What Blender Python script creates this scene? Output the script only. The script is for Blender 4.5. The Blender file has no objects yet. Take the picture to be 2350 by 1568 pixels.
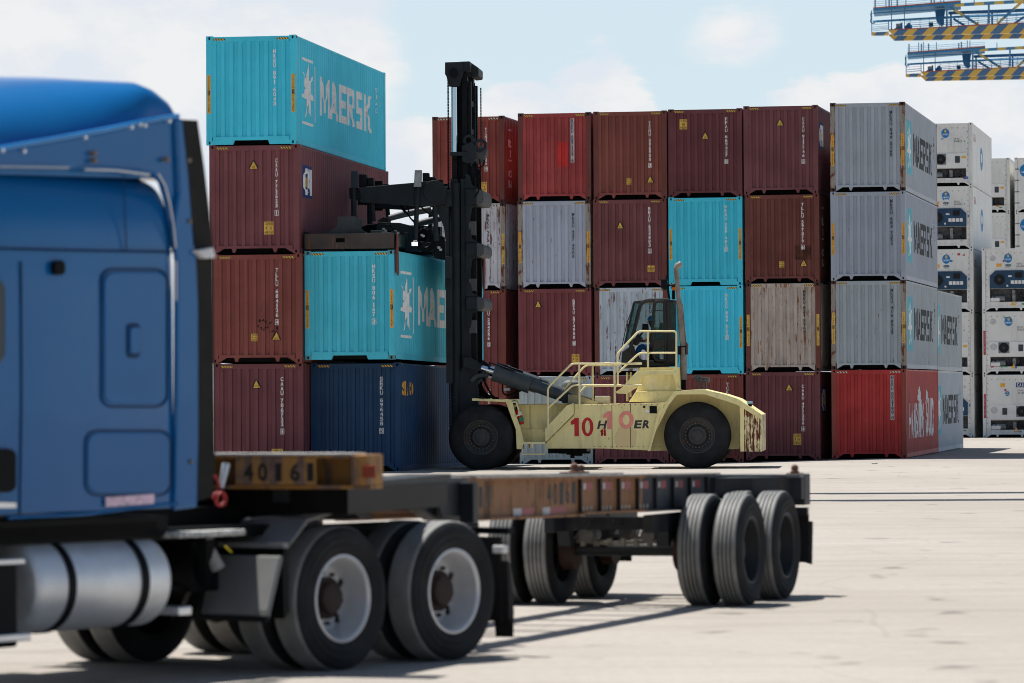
import bpy, bmesh, math, random
from mathutils import Vector, Matrix
R = math.radians
sc = bpy.context.scene
COL = sc.collection
random.seed(7)

# ------------------------------------------------------------------ camera
FPX, HY, ROLL, CH = 9700.0, 911.0, 0.006, 1.96      # focal length in px of a 2350 wide picture, horizon row, roll, height
cam_d = bpy.data.cameras.new('camera')
cam = bpy.data.objects.new('camera', cam_d)
COL.objects.link(cam)
cam_d.sensor_width = 36.0
cam_d.lens = FPX / 2350 * 36
cam_d.clip_start = 0.5
cam_d.clip_end = 12000
_p = math.atan((HY - 784) / FPX)
_f = Vector((0, math.cos(_p), math.sin(_p)))
_u = Vector((0, -math.sin(_p), math.cos(_p)))
_up = (_u + Vector((ROLL, 0, 0))).normalized()
_r = _f.cross(_up).normalized()
_up = _r.cross(_f).normalized()
cam.matrix_world = Matrix(((_r.x, _up.x, -_f.x, 0), (_r.y, _up.y, -_f.y, 0), (_r.z, _up.z, -_f.z, CH), (0, 0, 0, 1)))
cam_d.dof.use_dof = True
cam_d.dof.focus_distance = 122
cam_d.dof.aperture_fstop = 3.6
sc.camera = cam

# ------------------------------------------------------------------ light and sky
SUN = Vector((-0.28, 0.21, 0.937)).normalized()
sun_d = bpy.data.lights.new('sun', 'SUN')
sun_d.energy = 5.0
sun_d.angle = R(0.53)
sun_d.color = (1.0, 0.965, 0.91)
sun = bpy.data.objects.new('sun', sun_d)
COL.objects.link(sun)
sun.rotation_euler = SUN.to_track_quat('Z', 'Y').to_euler()
sc.view_settings.view_transform = 'Standard'
sc.view_settings.look = 'None'
sc.view_settings.gamma = 1
sc.view_settings.exposure = 0.40
sc.cycles.filter_width = 1.0

world = bpy.data.worlds.new('World')
sc.world = world
world.use_nodes = True
nt = world.node_tree
nt.nodes.clear()
def N(t, typ, **kw):
    n = t.nodes.new(typ)
    for k, v in kw.items():
        if k in ('operation', 'blend_type', 'data_type', 'sky_type', 'noise_dimensions', 'feature', 'interpolation_type', 'wave_type', 'bands_direction', 'use_clamp', 'object'):
            setattr(n, k, v)
    return n
def LK(t, a, b): t.links.new(a, b)
def mth(t, op, a, b=None, c=None, clamp=False):
    n = t.nodes.new('ShaderNodeMath'); n.operation = op; n.use_clamp = clamp
    for i, v in enumerate((a, b, c)):
        if v is None: continue
        if isinstance(v, (int, float)): n.inputs[i].default_value = v
        else: t.links.new(v, n.inputs[i])
    return n.outputs[0]
def mrange(t, v, a, b, c=0.0, d=1.0, smooth=True):
    n = t.nodes.new('ShaderNodeMapRange')
    n.interpolation_type = 'SMOOTHSTEP' if smooth else 'LINEAR'
    t.links.new(v, n.inputs[0])
    for i, x in zip((1, 2, 3, 4), (a, b, c, d)): n.inputs[i].default_value = x
    return n.outputs[0]
def noise(t, vec, scale, detail=5, rough=0.55, dist=0.0):
    n = t.nodes.new('ShaderNodeTexNoise')
    n.inputs['Scale'].default_value = scale; n.inputs['Detail'].default_value = detail
    n.inputs['Roughness'].default_value = rough; n.inputs['Distortion'].default_value = dist
    if vec is not None: t.links.new(vec, n.inputs['Vector'])
    return n.outputs['Fac']
def mapping(t, vec, scale=(1, 1, 1), loc=(0, 0, 0), rot=(0, 0, 0)):
    n = t.nodes.new('ShaderNodeMapping')
    n.inputs['Scale'].default_value = scale; n.inputs['Location'].default_value = loc; n.inputs['Rotation'].default_value = rot
    t.links.new(vec, n.inputs['Vector'])
    return n.outputs[0]
def mixc(t, f, a, b, typ='MIX'):
    n = t.nodes.new('ShaderNodeMix'); n.data_type = 'RGBA'; n.blend_type = typ
    if isinstance(f, (int, float)): n.inputs[0].default_value = f
    else: t.links.new(f, n.inputs[0])
    for s, v in ((n.inputs[6], a), (n.inputs[7], b)):
        if isinstance(v, tuple): s.default_value = (*v[:3], 1)
        else: t.links.new(v, s)
    return n.outputs[2]

sky = nt.nodes.new('ShaderNodeTexSky'); sky.sky_type = 'NISHITA'; sky.sun_disc = False
sky.sun_elevation = math.asin(SUN.z); sky.sun_rotation = math.atan2(SUN.x, SUN.y)
sky.air_density = 1.0; sky.dust_density = 0.6; sky.ozone_density = 1.6
tc = nt.nodes.new('ShaderNodeTexCoord')
sep = nt.nodes.new('ShaderNodeSeparateXYZ'); LK(nt, tc.outputs['Generated'], sep.inputs[0])
dx, dz = sep.outputs[0], sep.outputs[2]
wv = mapping(nt, tc.outputs['Generated'], (1, 1, 1.7))
n1 = noise(nt, wv, 16, 8, 0.55, 0.2)
n2 = noise(nt, mapping(nt, tc.outputs['Generated'], (1, 1, 2.6), (3, 1, 0)), 42, 6, 0.6, 0.3)
left = mrange(nt, dx, -0.014, -0.040)                                  # overcast to the left
low = mrange(nt, dz, 0.074, 0.058)                                     # cumulus bank along the horizon
def blob(cx, cz, rx, rz_, k=1.05):
    p = mth(nt, 'MULTIPLY', mth(nt, 'SUBTRACT', dx, cx), 1 / rx); q = mth(nt, 'MULTIPLY', mth(nt, 'SUBTRACT', dz, cz), 1 / rz_)
    return mth(nt, 'SUBTRACT', k, mth(nt, 'SQRT', mth(nt, 'ADD', mth(nt, 'MULTIPLY', p, p), mth(nt, 'MULTIPLY', q, q))), clamp=True)
low = mth(nt, 'MAXIMUM', low, blob(0.0215, 0.066, 0.0150, 0.0175, 1.35))
low = mth(nt, 'MAXIMUM', low, blob(0.0020, 0.066, 0.0130, 0.0110, 1.30))
low = mth(nt, 'MAXIMUM', low, blob(0.0960, 0.066, 0.0500, 0.0130, 1.25))
bl = blob(0.0505, 0.0862, 0.023, 0.0120, 1.0)
m = mth(nt, 'MAXIMUM', left, bl)
m = mth(nt, 'ADD', m, mth(nt, 'MULTIPLY', mth(nt, 'SUBTRACT', n1, 0.5), 0.9))
m = mth(nt, 'ADD', m, mth(nt, 'MULTIPLY', mth(nt, 'SUBTRACT', n2, 0.5), 1.1))
soft = mrange(nt, m, 0.25, 0.78)
ml = mth(nt, 'ADD', low, mth(nt, 'MULTIPLY', mth(nt, 'SUBTRACT', n1, 0.5), 0.7))
ml = mth(nt, 'ADD', ml, mth(nt, 'MULTIPLY', mth(nt, 'SUBTRACT', n2, 0.5), 1.5))
mask = mth(nt, 'MAXIMUM', soft, mrange(nt, ml, 0.36, 0.56))
shade = mixc(nt, mrange(nt, noise(nt, wv, 27, 7, 0.6), 0.40, 0.62), (0.575, 0.61, 0.665), (0.665, 0.668, 0.672))
veil = mixc(nt, 0.72, mixc(nt, 1.0, sky.outputs[0], (0.07, 0.07, 0.07), 'MULTIPLY'), (0.57, 0.68, 0.755))
horiz = mrange(nt, dz, 0.30, 0.12)                                     # the thin bright haze low in the sky
clearc = mixc(nt, horiz, mixc(nt, 1.0, sky.outputs[0], (0.06, 0.06, 0.06), 'MULTIPLY'), veil)
hi = mrange(nt, dz, 0.55, 0.15)
fin = mixc(nt, mth(nt, 'MULTIPLY', mask, mth(nt, 'ADD', 0.10, mth(nt, 'MULTIPLY', hi, 0.85))), clearc, shade)
back = mrange(nt, sep.outputs[1], 0.15, -0.35)                       # the clear blue side of the sky, behind the photographer
bluec = mixc(nt, 0.25, mixc(nt, 1.0, sky.outputs[0], (0.05, 0.05, 0.05), 'MULTIPLY'), (0.16, 0.27, 0.42))
fin = mixc(nt, mth(nt, 'MULTIPLY', back, 0.8), fin, bluec)
bg = nt.nodes.new('ShaderNodeBackground'); LK(nt, fin, bg.inputs[0]); bg.inputs[1].default_value = 1.0
wo = nt.nodes.new('ShaderNodeOutputWorld'); LK(nt, bg.outputs[0], wo.inputs[0])

# ------------------------------------------------------------------ materials
MATS = {}
def newmat(name):
    m = bpy.data.materials.new(name); m.use_nodes = True
    t = m.node_tree; b = t.nodes['Principled BSDF']
    return m, t, b
def plain(name, col, rough=0.55, metal=0.0, vary=0.12, nscale=3.0, coat=0.0, spec=0.25):
    if name in MATS: return MATS[name]
    m, t, b = newmat(name)
    tc = t.nodes.new('ShaderNodeTexCoord')
    f = noise(t, tc.outputs['Object'], nscale, 6, 0.6)
    lo = tuple(c * (1 - vary) for c in col); hi = tuple(min(1, c * (1 + vary)) for c in col)
    LK(t, mixc(t, mrange(t, f, 0.3, 0.7), lo, hi), b.inputs['Base Color'])
    b.inputs['Roughness'].default_value = rough; b.inputs['Metallic'].default_value = metal
    b.inputs['Coat Weight'].default_value = coat; b.inputs['Specular IOR Level'].default_value = spec
    MATS[name] = m
    return m
def paint(name, col, rust=0.0, seed=0.0, fade=0.10, rough=0.5, dirt=0.0, rustc=(0.13, 0.045, 0.022), streak=1.0, spec=0.2):
    if name in MATS: return MATS[name]
    m, t, b = newmat(name)
    tc = t.nodes.new('ShaderNodeTexCoord')
    o = mapping(t, tc.outputs['Object'], (1, 1, 1), (seed * 3.1, seed * 1.7, seed * 5.3))
    big = noise(t, o, 0.9, 5, 0.6)
    c = mixc(t, mrange(t, big, 0.3, 0.7), tuple(x * (1 - fade) for x in col), tuple(min(1, x * (1 + fade) + 0.006) for x in col))
    st = noise(t, mapping(t, o, (9, 9, 0.45)), 1.0, 5, 0.6)
    c = mixc(t, mth(t, 'MULTIPLY', mrange(t, st, 0.52, 0.78), 0.30 * streak), c, tuple(x * 0.55 for x in col))
    if dirt:
        d = noise(t, mapping(t, o, (3.5, 3.5, 0.8), (7, 2, 1)), 1.0, 6, 0.65)
        c = mixc(t, mth(t, 'MULTIPLY', mrange(t, d, 0.48, 0.72), dirt), c, (0.17, 0.14, 0.10))
    if rust:
        r1 = noise(t, mapping(t, o, (5, 5, 2.2), (1, 9, 4)), 1.0, 9, 0.7, 0.3)
        r2 = noise(t, mapping(t, o, (16, 16, 0.7), (4, 2, 8)), 1.0, 5, 0.6)
        e = mth(t, 'ADD', mth(t, 'MULTIPLY', r1, 0.60), mth(t, 'MULTIPLY', r2, 0.54))
        k = 0.775 - 0.235 * rust
        rm = mrange(t, e, k - 0.035, k + 0.03)
        chips = mrange(t, noise(t, mapping(t, o, (26, 26, 18), (2, 5, 1)), 1.0, 3, 0.6), 0.735 - 0.05 * rust, 0.76 - 0.05 * rust)
        rm = mth(t, 'MAXIMUM', rm, chips)
        rc = mixc(t, noise(t, o, 22, 4), tuple(x * 0.55 for x in rustc), tuple(min(1, x * 1.9) for x in rustc))
        c = mixc(t, rm, c, rc)
        b.inputs['Roughness'].default_value = rough
        LK(t, mrange(t, rm, 0, 1, rough, 0.9, False), b.inputs['Roughness'])
    else:
        b.inputs['Roughness'].default_value = rough
    b.inputs['Specular IOR Level'].default_value = spec
    LK(t, c, b.inputs['Base Color'])
    bn = noise(t, mapping(t, o, (1.6, 1.6, 0.9)), 1.6, 3, 0.5)
    bp = t.nodes.new('ShaderNodeBump'); bp.inputs['Strength'].default_value = 0.35; bp.inputs['Distance'].default_value = 0.02
    LK(t, bn, bp.inputs['Height']); LK(t, bp.outputs[0], b.inputs['Normal'])
    MATS[name] = m
    return m
def stripes(name, ca, cb, period, slope=1.0, duty=0.5, rough=0.5, axis='x', axis2='z'):
    if name in MATS: return MATS[name]
    m, t, b = newmat(name)
    tc = t.nodes.new('ShaderNodeTexCoord')
    s = t.nodes.new('ShaderNodeSeparateXYZ'); LK(t, tc.outputs['Object'], s.inputs[0])
    a = s.outputs['xyz'.index(axis)]; z = s.outputs['xyz'.index(axis2)]
    v = mth(t, 'FRACT', mth(t, 'DIVIDE', mth(t, 'SUBTRACT', mth(t, 'ADD', a, 50.0), mth(t, 'MULTIPLY', z, slope)), period))
    f = mth(t, 'GREATER_THAN', v, duty)
    wear = mrange(t, noise(t, tc.outputs['Object'], 4.0, 6, 0.65), 0.4, 0.75)
    c = mixc(t, f, ca, cb)
    c = mixc(t, mth(t, 'MULTIPLY', wear, 0.25), c, tuple(x * 0.6 for x in ca))
    LK(t, c, b.inputs['Base Color']); b.inputs['Roughness'].default_value = rough
    MATS[name] = m
    return m
def glass(name, tint, alpha=0.35):
    if name in MATS: return MATS[name]
    m, t, b = newmat(name)
    b.inputs['Base Color'].default_value = (*tint, 1); b.inputs['Roughness'].default_value = 0.04
    g = t.nodes.new('ShaderNodeBsdfTransparent'); g.inputs[0].default_value = (*tuple(min(1, 0.72 + x * .8) for x in tint), 1)
    mx = t.nodes.new('ShaderNodeMixShader'); mx.inputs[0].default_value = alpha
    LK(t, g.outputs[0], mx.inputs[1]); LK(t, b.outputs[0], mx.inputs[2])
    LK(t, mx.outputs[0], t.nodes['Material Output'].inputs[0])
    MATS[name] = m
    return m
def emit(name, col, s):
    m, t, b = newmat(name)
    b.inputs['Base Color'].default_value = (0.8, 0.8, 0.8, 1)
    b.inputs['Emission Color'].default_value = (*col, 1); b.inputs['Emission Strength'].default_value = s
    return m

# ------------------------------------------------------------------ mesh helpers
class MB:
    def __init__(s): s.v = []; s.f = []
    def add(s, vs, fs):
        n = len(s.v); s.v += [tuple(v) for v in vs]; s.f += [tuple(i + n for i in f) for f in fs]; return s
    def box(s, x0, x1, y0, y1, z0, z1):
        return s.add([(x, y, z) for z in (z0, z1) for y in (y0, y1) for x in (x0, x1)],
                     [(0, 2, 3, 1), (4, 5, 7, 6), (0, 1, 5, 4), (2, 6, 7, 3), (0, 4, 6, 2), (1, 3, 7, 5)])
    def prism(s, poly, a, b, ax='y', inset=0.0):
        n = len(poly)
        def P(p, q):
            return {'y': (p[0], q, p[1]), 'x': (q, p[0], p[1]), 'z': (p[0], p[1], q)}[ax]
        vs = [P(p, a) for p in poly] + [P(p, b) for p in poly]
        fs = [tuple(range(n)), tuple(range(2 * n - 1, n - 1, -1))] + [(i, i + n, (i + 1) % n + n, (i + 1) % n) for i in range(n)]
        return s.add(vs, fs)
    def cyl(s, p0, p1, r0, r1=None, n=14, caps=True):
        p0 = Vector(p0); p1 = Vector(p1); r1 = r0 if r1 is None else r1
        d = (p1 - p0).normalized()
        u = d.orthogonal().normalized(); w = d.cross(u)
        vs = []
        for p, r in ((p0, r0), (p1, r1)):
            for i in range(n):
                a = 2 * math.pi * i / n
                vs.append(p + u * r * math.cos(a) + w * r * math.sin(a))
        fs = [(i, (i + 1) % n, (i + 1) % n + n, i + n) for i in range(n)]
        if caps: fs += [tuple(range(n - 1, -1, -1)), tuple(range(n, 2 * n))]
        return s.add(vs, fs)
    def tube(s, pts, r, n=8, closed=False, fillet=0.0):
        pts = [Vector(p) for p in pts]
        if fillet > 0 and len(pts) > 2:
            q = [pts[0]]
            for i in range(1, len(pts) - 1):
                a, b, c = pts[i - 1], pts[i], pts[i + 1]
                f = min(fillet, (a - b).length * .45, (c - b).length * .45)
                p0 = b + (a - b).normalized() * f; p2 = b + (c - b).normalized() * f
                for k in range(5):
                    t = k / 4; q.append(p0 * (1 - t) ** 2 + b * 2 * t * (1 - t) + p2 * t * t)
            q.append(pts[-1]); pts = q
        m = len(pts); rings = []
        d0 = (pts[1] - pts[0]).normalized(); u = d0.orthogonal().normalized()
        for i, p in enumerate(pts):
            a = pts[i - 1] if (i > 0 or closed) else pts[i]; b = pts[(i + 1) % m] if (i < m - 1 or closed) else pts[i]
            d = (b - a).normalized()
            u = (u - d * u.dot(d)).normalized(); w = d.cross(u)
            rings.append([p + (u * math.cos(2 * math.pi * k / n) + w * math.sin(2 * math.pi * k / n)) * (r[i] if isinstance(r, (list, tuple)) else r) for k in range(n)])
        vs = [v for rg in rings for v in rg]; fs = []
        for i in range(m - (0 if closed else 1)):
            j = (i + 1) % m
            fs += [(i * n + k, i * n + (k + 1) % n, j * n + (k + 1) % n, j * n + k) for k in range(n)]
        if not closed: fs += [tuple(range(n - 1, -1, -1)), tuple((m - 1) * n + k for k in range(n))]
        return s.add(vs, fs)
    def lathe(s, prof, c, axis, n=40, close=False):
        """prof: list of (radius, offset along the axis)"""
        c = Vector(c); d = Vector(axis).normalized(); u = d.orthogonal().normalized(); w = d.cross(u)
        vs = []
        for (r, a) in prof:
            for i in range(n):
                t = 2 * math.pi * i / n
                vs.append(c + d * a + (u * math.cos(t) + w * math.sin(t)) * r)
        m = len(prof); fs = []
        for j in range(m - (0 if close else 1)):
            k = (j + 1) % m
            fs += [(j * n + i, j * n + (i + 1) % n, k * n + (i + 1) % n, k * n + i) for i in range(n)]
        return s.add(vs, fs)
    def xf(s, M):
        s.v = [tuple(M @ Vector(v)) for v in s.v]; return s
    def join(s, o): return s.add(o.v, o.f)
    def mesh(s, name, mat, smooth=False, angle=35):
        me = bpy.data.meshes.new(name); me.from_pydata(s.v, [], s.f)
        bm = bmesh.new(); bm.from_mesh(me)
        bmesh.ops.recalc_face_normals(bm, faces=bm.faces); bm.to_mesh(me); bm.free()
        if mat: me.materials.append(mat)
        if smooth:
            me.polygons.foreach_set('use_smooth', [True] * len(me.polygons))
            me.set_sharp_from_angle(angle=R(angle))
        me.update()
        return me
    def islands(s):
        par = list(range(len(s.v)))
        def find(i):
            while par[i] != i: par[i] = par[par[i]]; i = par[i]
            return i
        for f in s.f:
            for i in f[1:]: par[find(i)] = find(f[0])
        out = {}
        for f in s.f:
            g = out.setdefault(find(f[0]), (MB(), {}))
            for i in f:
                if i not in g[1]: g[1][i] = len(g[0].v); g[0].v.append(s.v[i])
            g[0].f.append(tuple(g[1][i] for i in f))
        return [g[0] for g in out.values()]
    def build(s, name, mat, parent=None, smooth=False, bevel=0.0, seg=2, angle=35, label=None, split=False):
        if split:
            return [g.build(name, mat, parent, smooth, bevel, seg, angle) for g in s.islands()]
        o = bpy.data.objects.new(name, s.mesh(name, mat, smooth, angle)); COL.objects.link(o)
        if parent is not None: o.parent = parent
        if bevel:
            b = o.modifiers.new('bevel', 'BEVEL'); b.width = bevel; b.segments = seg; b.limit_method = 'ANGLE'; b.angle_limit = R(40)
        if label: o['label'] = label
        return o
def link(name, me, parent):
    o = bpy.data.objects.new(name, me); COL.objects.link(o); o.parent = parent; return o
def thing(name, label, cat, loc=(0, 0, 0), rz=0.0, rx=0.0, group=None):
    o = bpy.data.objects.new(name, None); COL.objects.link(o)
    o.location = loc; o.rotation_euler = (rx, 0, rz); o['label'] = label; o['category'] = cat
    o.empty_display_size = 0.3
    if group: o['group'] = group
    return o
def tag(o, label, cat, group=None):
    o['label'] = label; o['category'] = cat
    if group: o['group'] = group
    return o

# glyphs: outline letters from the built-in font, one mesh per character, cap height 1
_G = {}
def glyph(ch, bold=0.0):
    k = (ch, bold)
    if k not in _G:
        cu = bpy.data.curves.new('g', 'FONT'); cu.body = ch; cu.offset = bold; cu.resolution_u = 3
        ob = bpy.data.objects.new('g', cu); COL.objects.link(ob)
        bpy.context.view_layer.update()
        me = ob.to_mesh()
        vs = [(v.co.x, v.co.y) for v in me.vertices]; fs = [tuple(p.vertices) for p in me.polygons]
        ob.to_mesh_clear(); bpy.data.objects.remove(ob); bpy.data.curves.remove(cu)
        x0 = min(v[0] for v in vs); x1 = max(v[0] for v in vs); y0 = min(v[1] for v in vs); y1 = max(v[1] for v in vs)
        _G[k] = ([((x - x0) / (x1 - x0), (y - y0) / (y1 - y0)) for x, y in vs], fs)
    return _G[k]
class Decal:
    """flat shapes in panel coordinates (a across, b up)"""
    def __init__(s): s.v = []; s.f = []
    def add(s, vs, fs):
        n = len(s.v); s.v += list(vs); s.f += [tuple(i + n for i in f) for f in fs]; return s
    def ch(s, c, x, y, w, h, bold=0.0, shear=0.0):
        if c == ' ': return s
        if c in "1I" : x, w = x + w * 0.28, w * 0.44
        if c in "'.": return s.rect(x + w * .3, y + h * (.7 if c == "'" else 0), w * .3, h * .3)
        if c == '-': return s.rect(x, y + h * .42, w, h * .16)
        vs, fs = glyph(c, bold)
        return s.add([(x + a * w + b * h * shear, y + b * h) for a, b in vs], fs)
    def text(s, t, x, y, w, h, gap=0.25, bold=0.0, shear=0.0):
        for i, c in enumerate(t): s.ch(c, x + i * w * (1 + gap), y, w, h, bold, shear)
        return s
    def vtext(s, t, x, y, w, h, pitch, space=0.55, bold=0.0):
        for c in t:
            if c == ' ': y -= pitch * space; continue
            s.ch(c, x, y - h, w, h, bold); y -= pitch
        return s
    def rect(s, x, y, w, h): return s.add([(x, y), (x + w, y), (x + w, y + h), (x, y + h)], [(0, 1, 2, 3)])
    def frame(s, x, y, w, h, t):
        s.rect(x, y, w, t); s.rect(x, y + h - t, w, t); s.rect(x, y + t, t, h - 2 * t); return s.rect(x + w - t, y + t, t, h - 2 * t)
    def poly(s, pts): return s.add(pts, [tuple(range(len(pts)))])
    def oval(s, x, y, rx, ry, n=24): return s.poly([(x + rx * math.cos(2 * math.pi * i / n), y + ry * math.sin(2 * math.pi * i / n)) for i in range(n)])
    def mesh(s, name, mat, place, cuts=()):
        """place(a, b) -> 3-D point; cuts: a-values where the shapes are split so they can follow a corrugation"""
        me = bpy.data.meshes.new(name); me.from_pydata([(a, b, 0) for a, b in s.v], [], s.f)
        bm = bmesh.new(); bm.from_mesh(me)
        if s.v:
            lo = min(v[0] for v in s.v); hi = max(v[0] for v in s.v)
            for c in cuts:
                if lo < c < hi:
                    bmesh.ops.bisect_plane(bm, geom=bm.verts[:] + bm.edges[:] + bm.faces[:], plane_co=(c, 0, 0), plane_no=(1, 0, 0), dist=1e-5)
        for v in bm.verts: v.co = place(v.co.x, v.co.y)
        bm.to_mesh(me); bm.free()
        me.materials.append(mat)
        return me
    def build(s, name, mat, place, parent, cuts=()):
        return link(name, s.mesh(name, mat, place, cuts), parent)

# ------------------------------------------------------------------ reading positions off the photograph's perspective
class Frame:
    """a vertical plane through O with horizontal direction A; loc() gives (along A, height) of a sight line through it"""
    def __init__(s, O, yaw, flip=False):
        s.O = Vector(O); s.A = Vector((math.cos(yaw), math.sin(yaw))); s.B = Vector((-math.sin(yaw), math.cos(yaw)))
    def loc(s, x, y, b=0.0, zoom=None):
        if zoom: x, y = (zoom[0] + x / zoom[2]) / 1.743, (zoom[1] + y / zoom[2]) / 1.743
        ox = s.O.x + b * s.B.x; oy = s.O.y + b * s.B.y
        k = (x - 1175 - ROLL * (y - 784)) / FPX
        a = (k * oy - ox) / (s.A.x - k * s.A.y)
        Y = oy + a * s.A.y
        return (a, CH - (y + ROLL * (x - 1175) - HY) * Y / FPX - s.O.z)

# ------------------------------------------------------------------ the yard
def sstep(x): x = max(0, min(1, x)); return x * x * (3 - 2 * x)
def ground_z(x, y):
    back = -0.26 + 0.15 * sstep((x - 5) / 8)
    z = back * sstep((y - 121) / 12)
    return z + (-0.04 - z) * sstep((y - 152) / 30)
def ground_mat():
    m, t, b = newmat('yard_concrete')
    tc = t.nodes.new('ShaderNodeTexCoord'); o = tc.outputs['Object']
    big = noise(t, mapping(t, o, (0.10, 0.05, 1)), 1.0, 6, 0.6)
    mid = noise(t, mapping(t, o, (0.35, 1.2, 1)), 1.0, 7, 0.62)
    fine = noise(t, mapping(t, o, (9, 9, 1)), 1.0, 6, 0.75)
    c = mixc(t, mrange(t, big, 0.3, 0.7), (0.345, 0.308, 0.268), (0.415, 0.380, 0.338))
    c = mixc(t, mth(t, 'MULTIPLY', mrange(t, mid, 0.45, 0.75), 0.55), c, (0.285, 0.250, 0.215))
    c = mixc(t, mth(t, 'MULTIPLY', mrange(t, fine, 0.35, 0.7), 0.4), c, (0.24, 0.217, 0.193))
    tr = noise(t, mapping(t, o, (0.06, 2.6, 1), (0, 0, 0), (0, 0, 0.05)), 1.0, 4, 0.5)      # tyre tracks
    c = mixc(t, mth(t, 'MULTIPLY', mrange(t, tr, 0.54, 0.70), 0.42), c, (0.19, 0.168, 0.148))
    sp = noise(t, mapping(t, o, (1.1, 0.7, 1), (8, 3, 0)), 1.0, 3, 0.5)                      # oil spots
    c = mixc(t, mth(t, 'MULTIPLY', mrange(t, sp, 0.63, 0.72), 0.6), c, (0.10, 0.09, 0.08))
    wp = noise(t, mapping(t, o, (0.22, 3.2, 1), (5, 9, 0)), 1.0, 6, 0.7)                      # worn pale patches
    c = mixc(t, mth(t, 'MULTIPLY', mrange(t, wp, 0.60, 0.70), 0.5), c, (0.52, 0.49, 0.45))
    vo = t.nodes.new('ShaderNodeTexVoronoi'); vo.feature = 'DISTANCE_TO_EDGE'; vo.inputs['Scale'].default_value = 0.35
    wob = t.nodes.new('ShaderNodeMix'); wob.data_type = 'VECTOR'; wob.inputs[0].default_value = 0.12
    nn = t.nodes.new('ShaderNodeTexNoise'); nn.inputs['Scale'].default_value = 0.8; LK(t, o, nn.inputs['Vector'])
    LK(t, o, wob.inputs[4]); LK(t, nn.outputs['Color'], wob.inputs[5]); LK(t, wob.outputs[1], vo.inputs['Vector'])
    cr = mth(t, 'LESS_THAN', vo.outputs['Distance'], 0.006)
    c = mixc(t, mth(t, 'MULTIPLY', cr, 0.12), c, (0.09, 0.08, 0.07))
    LK(t, c, b.inputs['Base Color']); b.inputs['Roughness'].default_value = 0.9; b.inputs['Specular IOR Level'].default_value = 0.25
    st2 = noise(t, mapping(t, o, (0.5, 0.25, 1), (31, 7, 0)), 1.0, 8, 0.68)                   # broad stains
    c = mixc(t, mth(t, 'MULTIPLY', mrange(t, st2, 0.47, 0.62), 0.42), c, (0.20, 0.175, 0.15))
    sj = t.nodes.new('ShaderNodeSeparateXYZ'); LK(t, mapping(t, o, (1, 1, 1), (0, 0, 0), (0, 0, 0.18)), sj.inputs[0])
    for ax_ in (0, 1):                                                                        # slab joints every 7.5 m
        fr = mth(t, 'FRACT', mth(t, 'DIVIDE', mth(t, 'ADD', sj.outputs[ax_], 400.0), 7.5))
        c = mixc(t, mth(t, 'MULTIPLY', mth(t, 'LESS_THAN', fr, 0.006), 0.45), c, (0.12, 0.11, 0.10))
    arc = t.nodes.new('ShaderNodeTexWave'); arc.wave_type = 'RINGS'; arc.inputs['Scale'].default_value = 0.055; arc.inputs['Distortion'].default_value = 1.5; arc.inputs['Detail'].default_value = 2
    LK(t, mapping(t, o, (1, 1, 1), (22, -60, 0)), arc.inputs['Vector'])
    am = mth(t, 'MULTIPLY', mrange(t, arc.outputs['Fac'], 0.965, 0.99), mrange(t, noise(t, mapping(t, o, (0.15, 0.1, 1), (3, 3, 0)), 1.0, 2), 0.5, 0.6))
    c = mixc(t, mth(t, 'MULTIPLY', am, 0.45), c, (0.11, 0.10, 0.095))                         # tyre arcs
    bp = t.nodes.new('ShaderNodeBump'); bp.inputs['Strength'].default_value = 0.5; bp.inputs['Distance'].default_value = 0.01
    LK(t, fine, bp.inputs['Height']); LK(t, bp.outputs[0], b.inputs['Normal'])
    return m
xs = [-3000, -600, -150, -60] + [x for x in range(-40, 61, 2)] + [90, 180, 600, 3000]
ys = [-300, -30, 5, 30, 60, 90, 110, 118] + [x for x in range(120, 184, 2)] + [190, 200, 230, 300, 500, 1200, 5000]
g = MB(); nx = len(xs)
g.v = [(x, y, ground_z(x, y)) for y in ys for x in xs]
g.f = [(j * nx + i, j * nx + i + 1, (j + 1) * nx + i + 1, (j + 1) * nx + i) for j in range(len(ys) - 1) for i in range(nx - 1)]
go = g.build('ground', ground_mat(), smooth=True); go['kind'] = 'structure'
# ================================================================== containers
W2, L2, H = 1.219, 6.096, 2.896
def corr(lo, hi, pitch, flat, slope, depth, start_out=True):
    """corrugation breakpoints between lo and hi: list of (position, recess)"""
    n = max(1, round((hi - lo) / pitch)); p = (hi - lo) / n; k = p / pitch; out = []
    for i in range(n):
        a = lo + i * p; f = flat * k; s = slope * k
        out += [(a, 0), (a + f, 0), (a + f + s, depth), (a + p - s, depth)]
    out.append((hi, 0))
    return out
C_END = corr(-1.06, 1.06, 0.2355, 0.100, 0.018, 0.045)
C_SIDE = corr(-5.93, 5.93, 0.278, 0.072, 0.068, 0.036)
def rec(tbl, p):
    if p <= tbl[0][0] or p >= tbl[-1][0]: return 0.0
    for (a, d), (b, e) in zip(tbl, tbl[1:]):
        if a <= p <= b: return d + (e - d) * (p - a) / max(1e-9, b - a)
    return 0.0
YF = -L2 + 0.012
XS = W2 - 0.006
place_end = lambda a, b: (a, YF + rec(C_END, a) - 0.004, b)
place_side = lambda a, b: (XS - rec(C_SIDE, a) + 0.004, a, b)
place_flat = lambda a, b: (a, -L2 - 0.004, b)
cuts_end = [p for p, _ in C_END]
cuts_side = [p for p, _ in C_SIDE]

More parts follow.
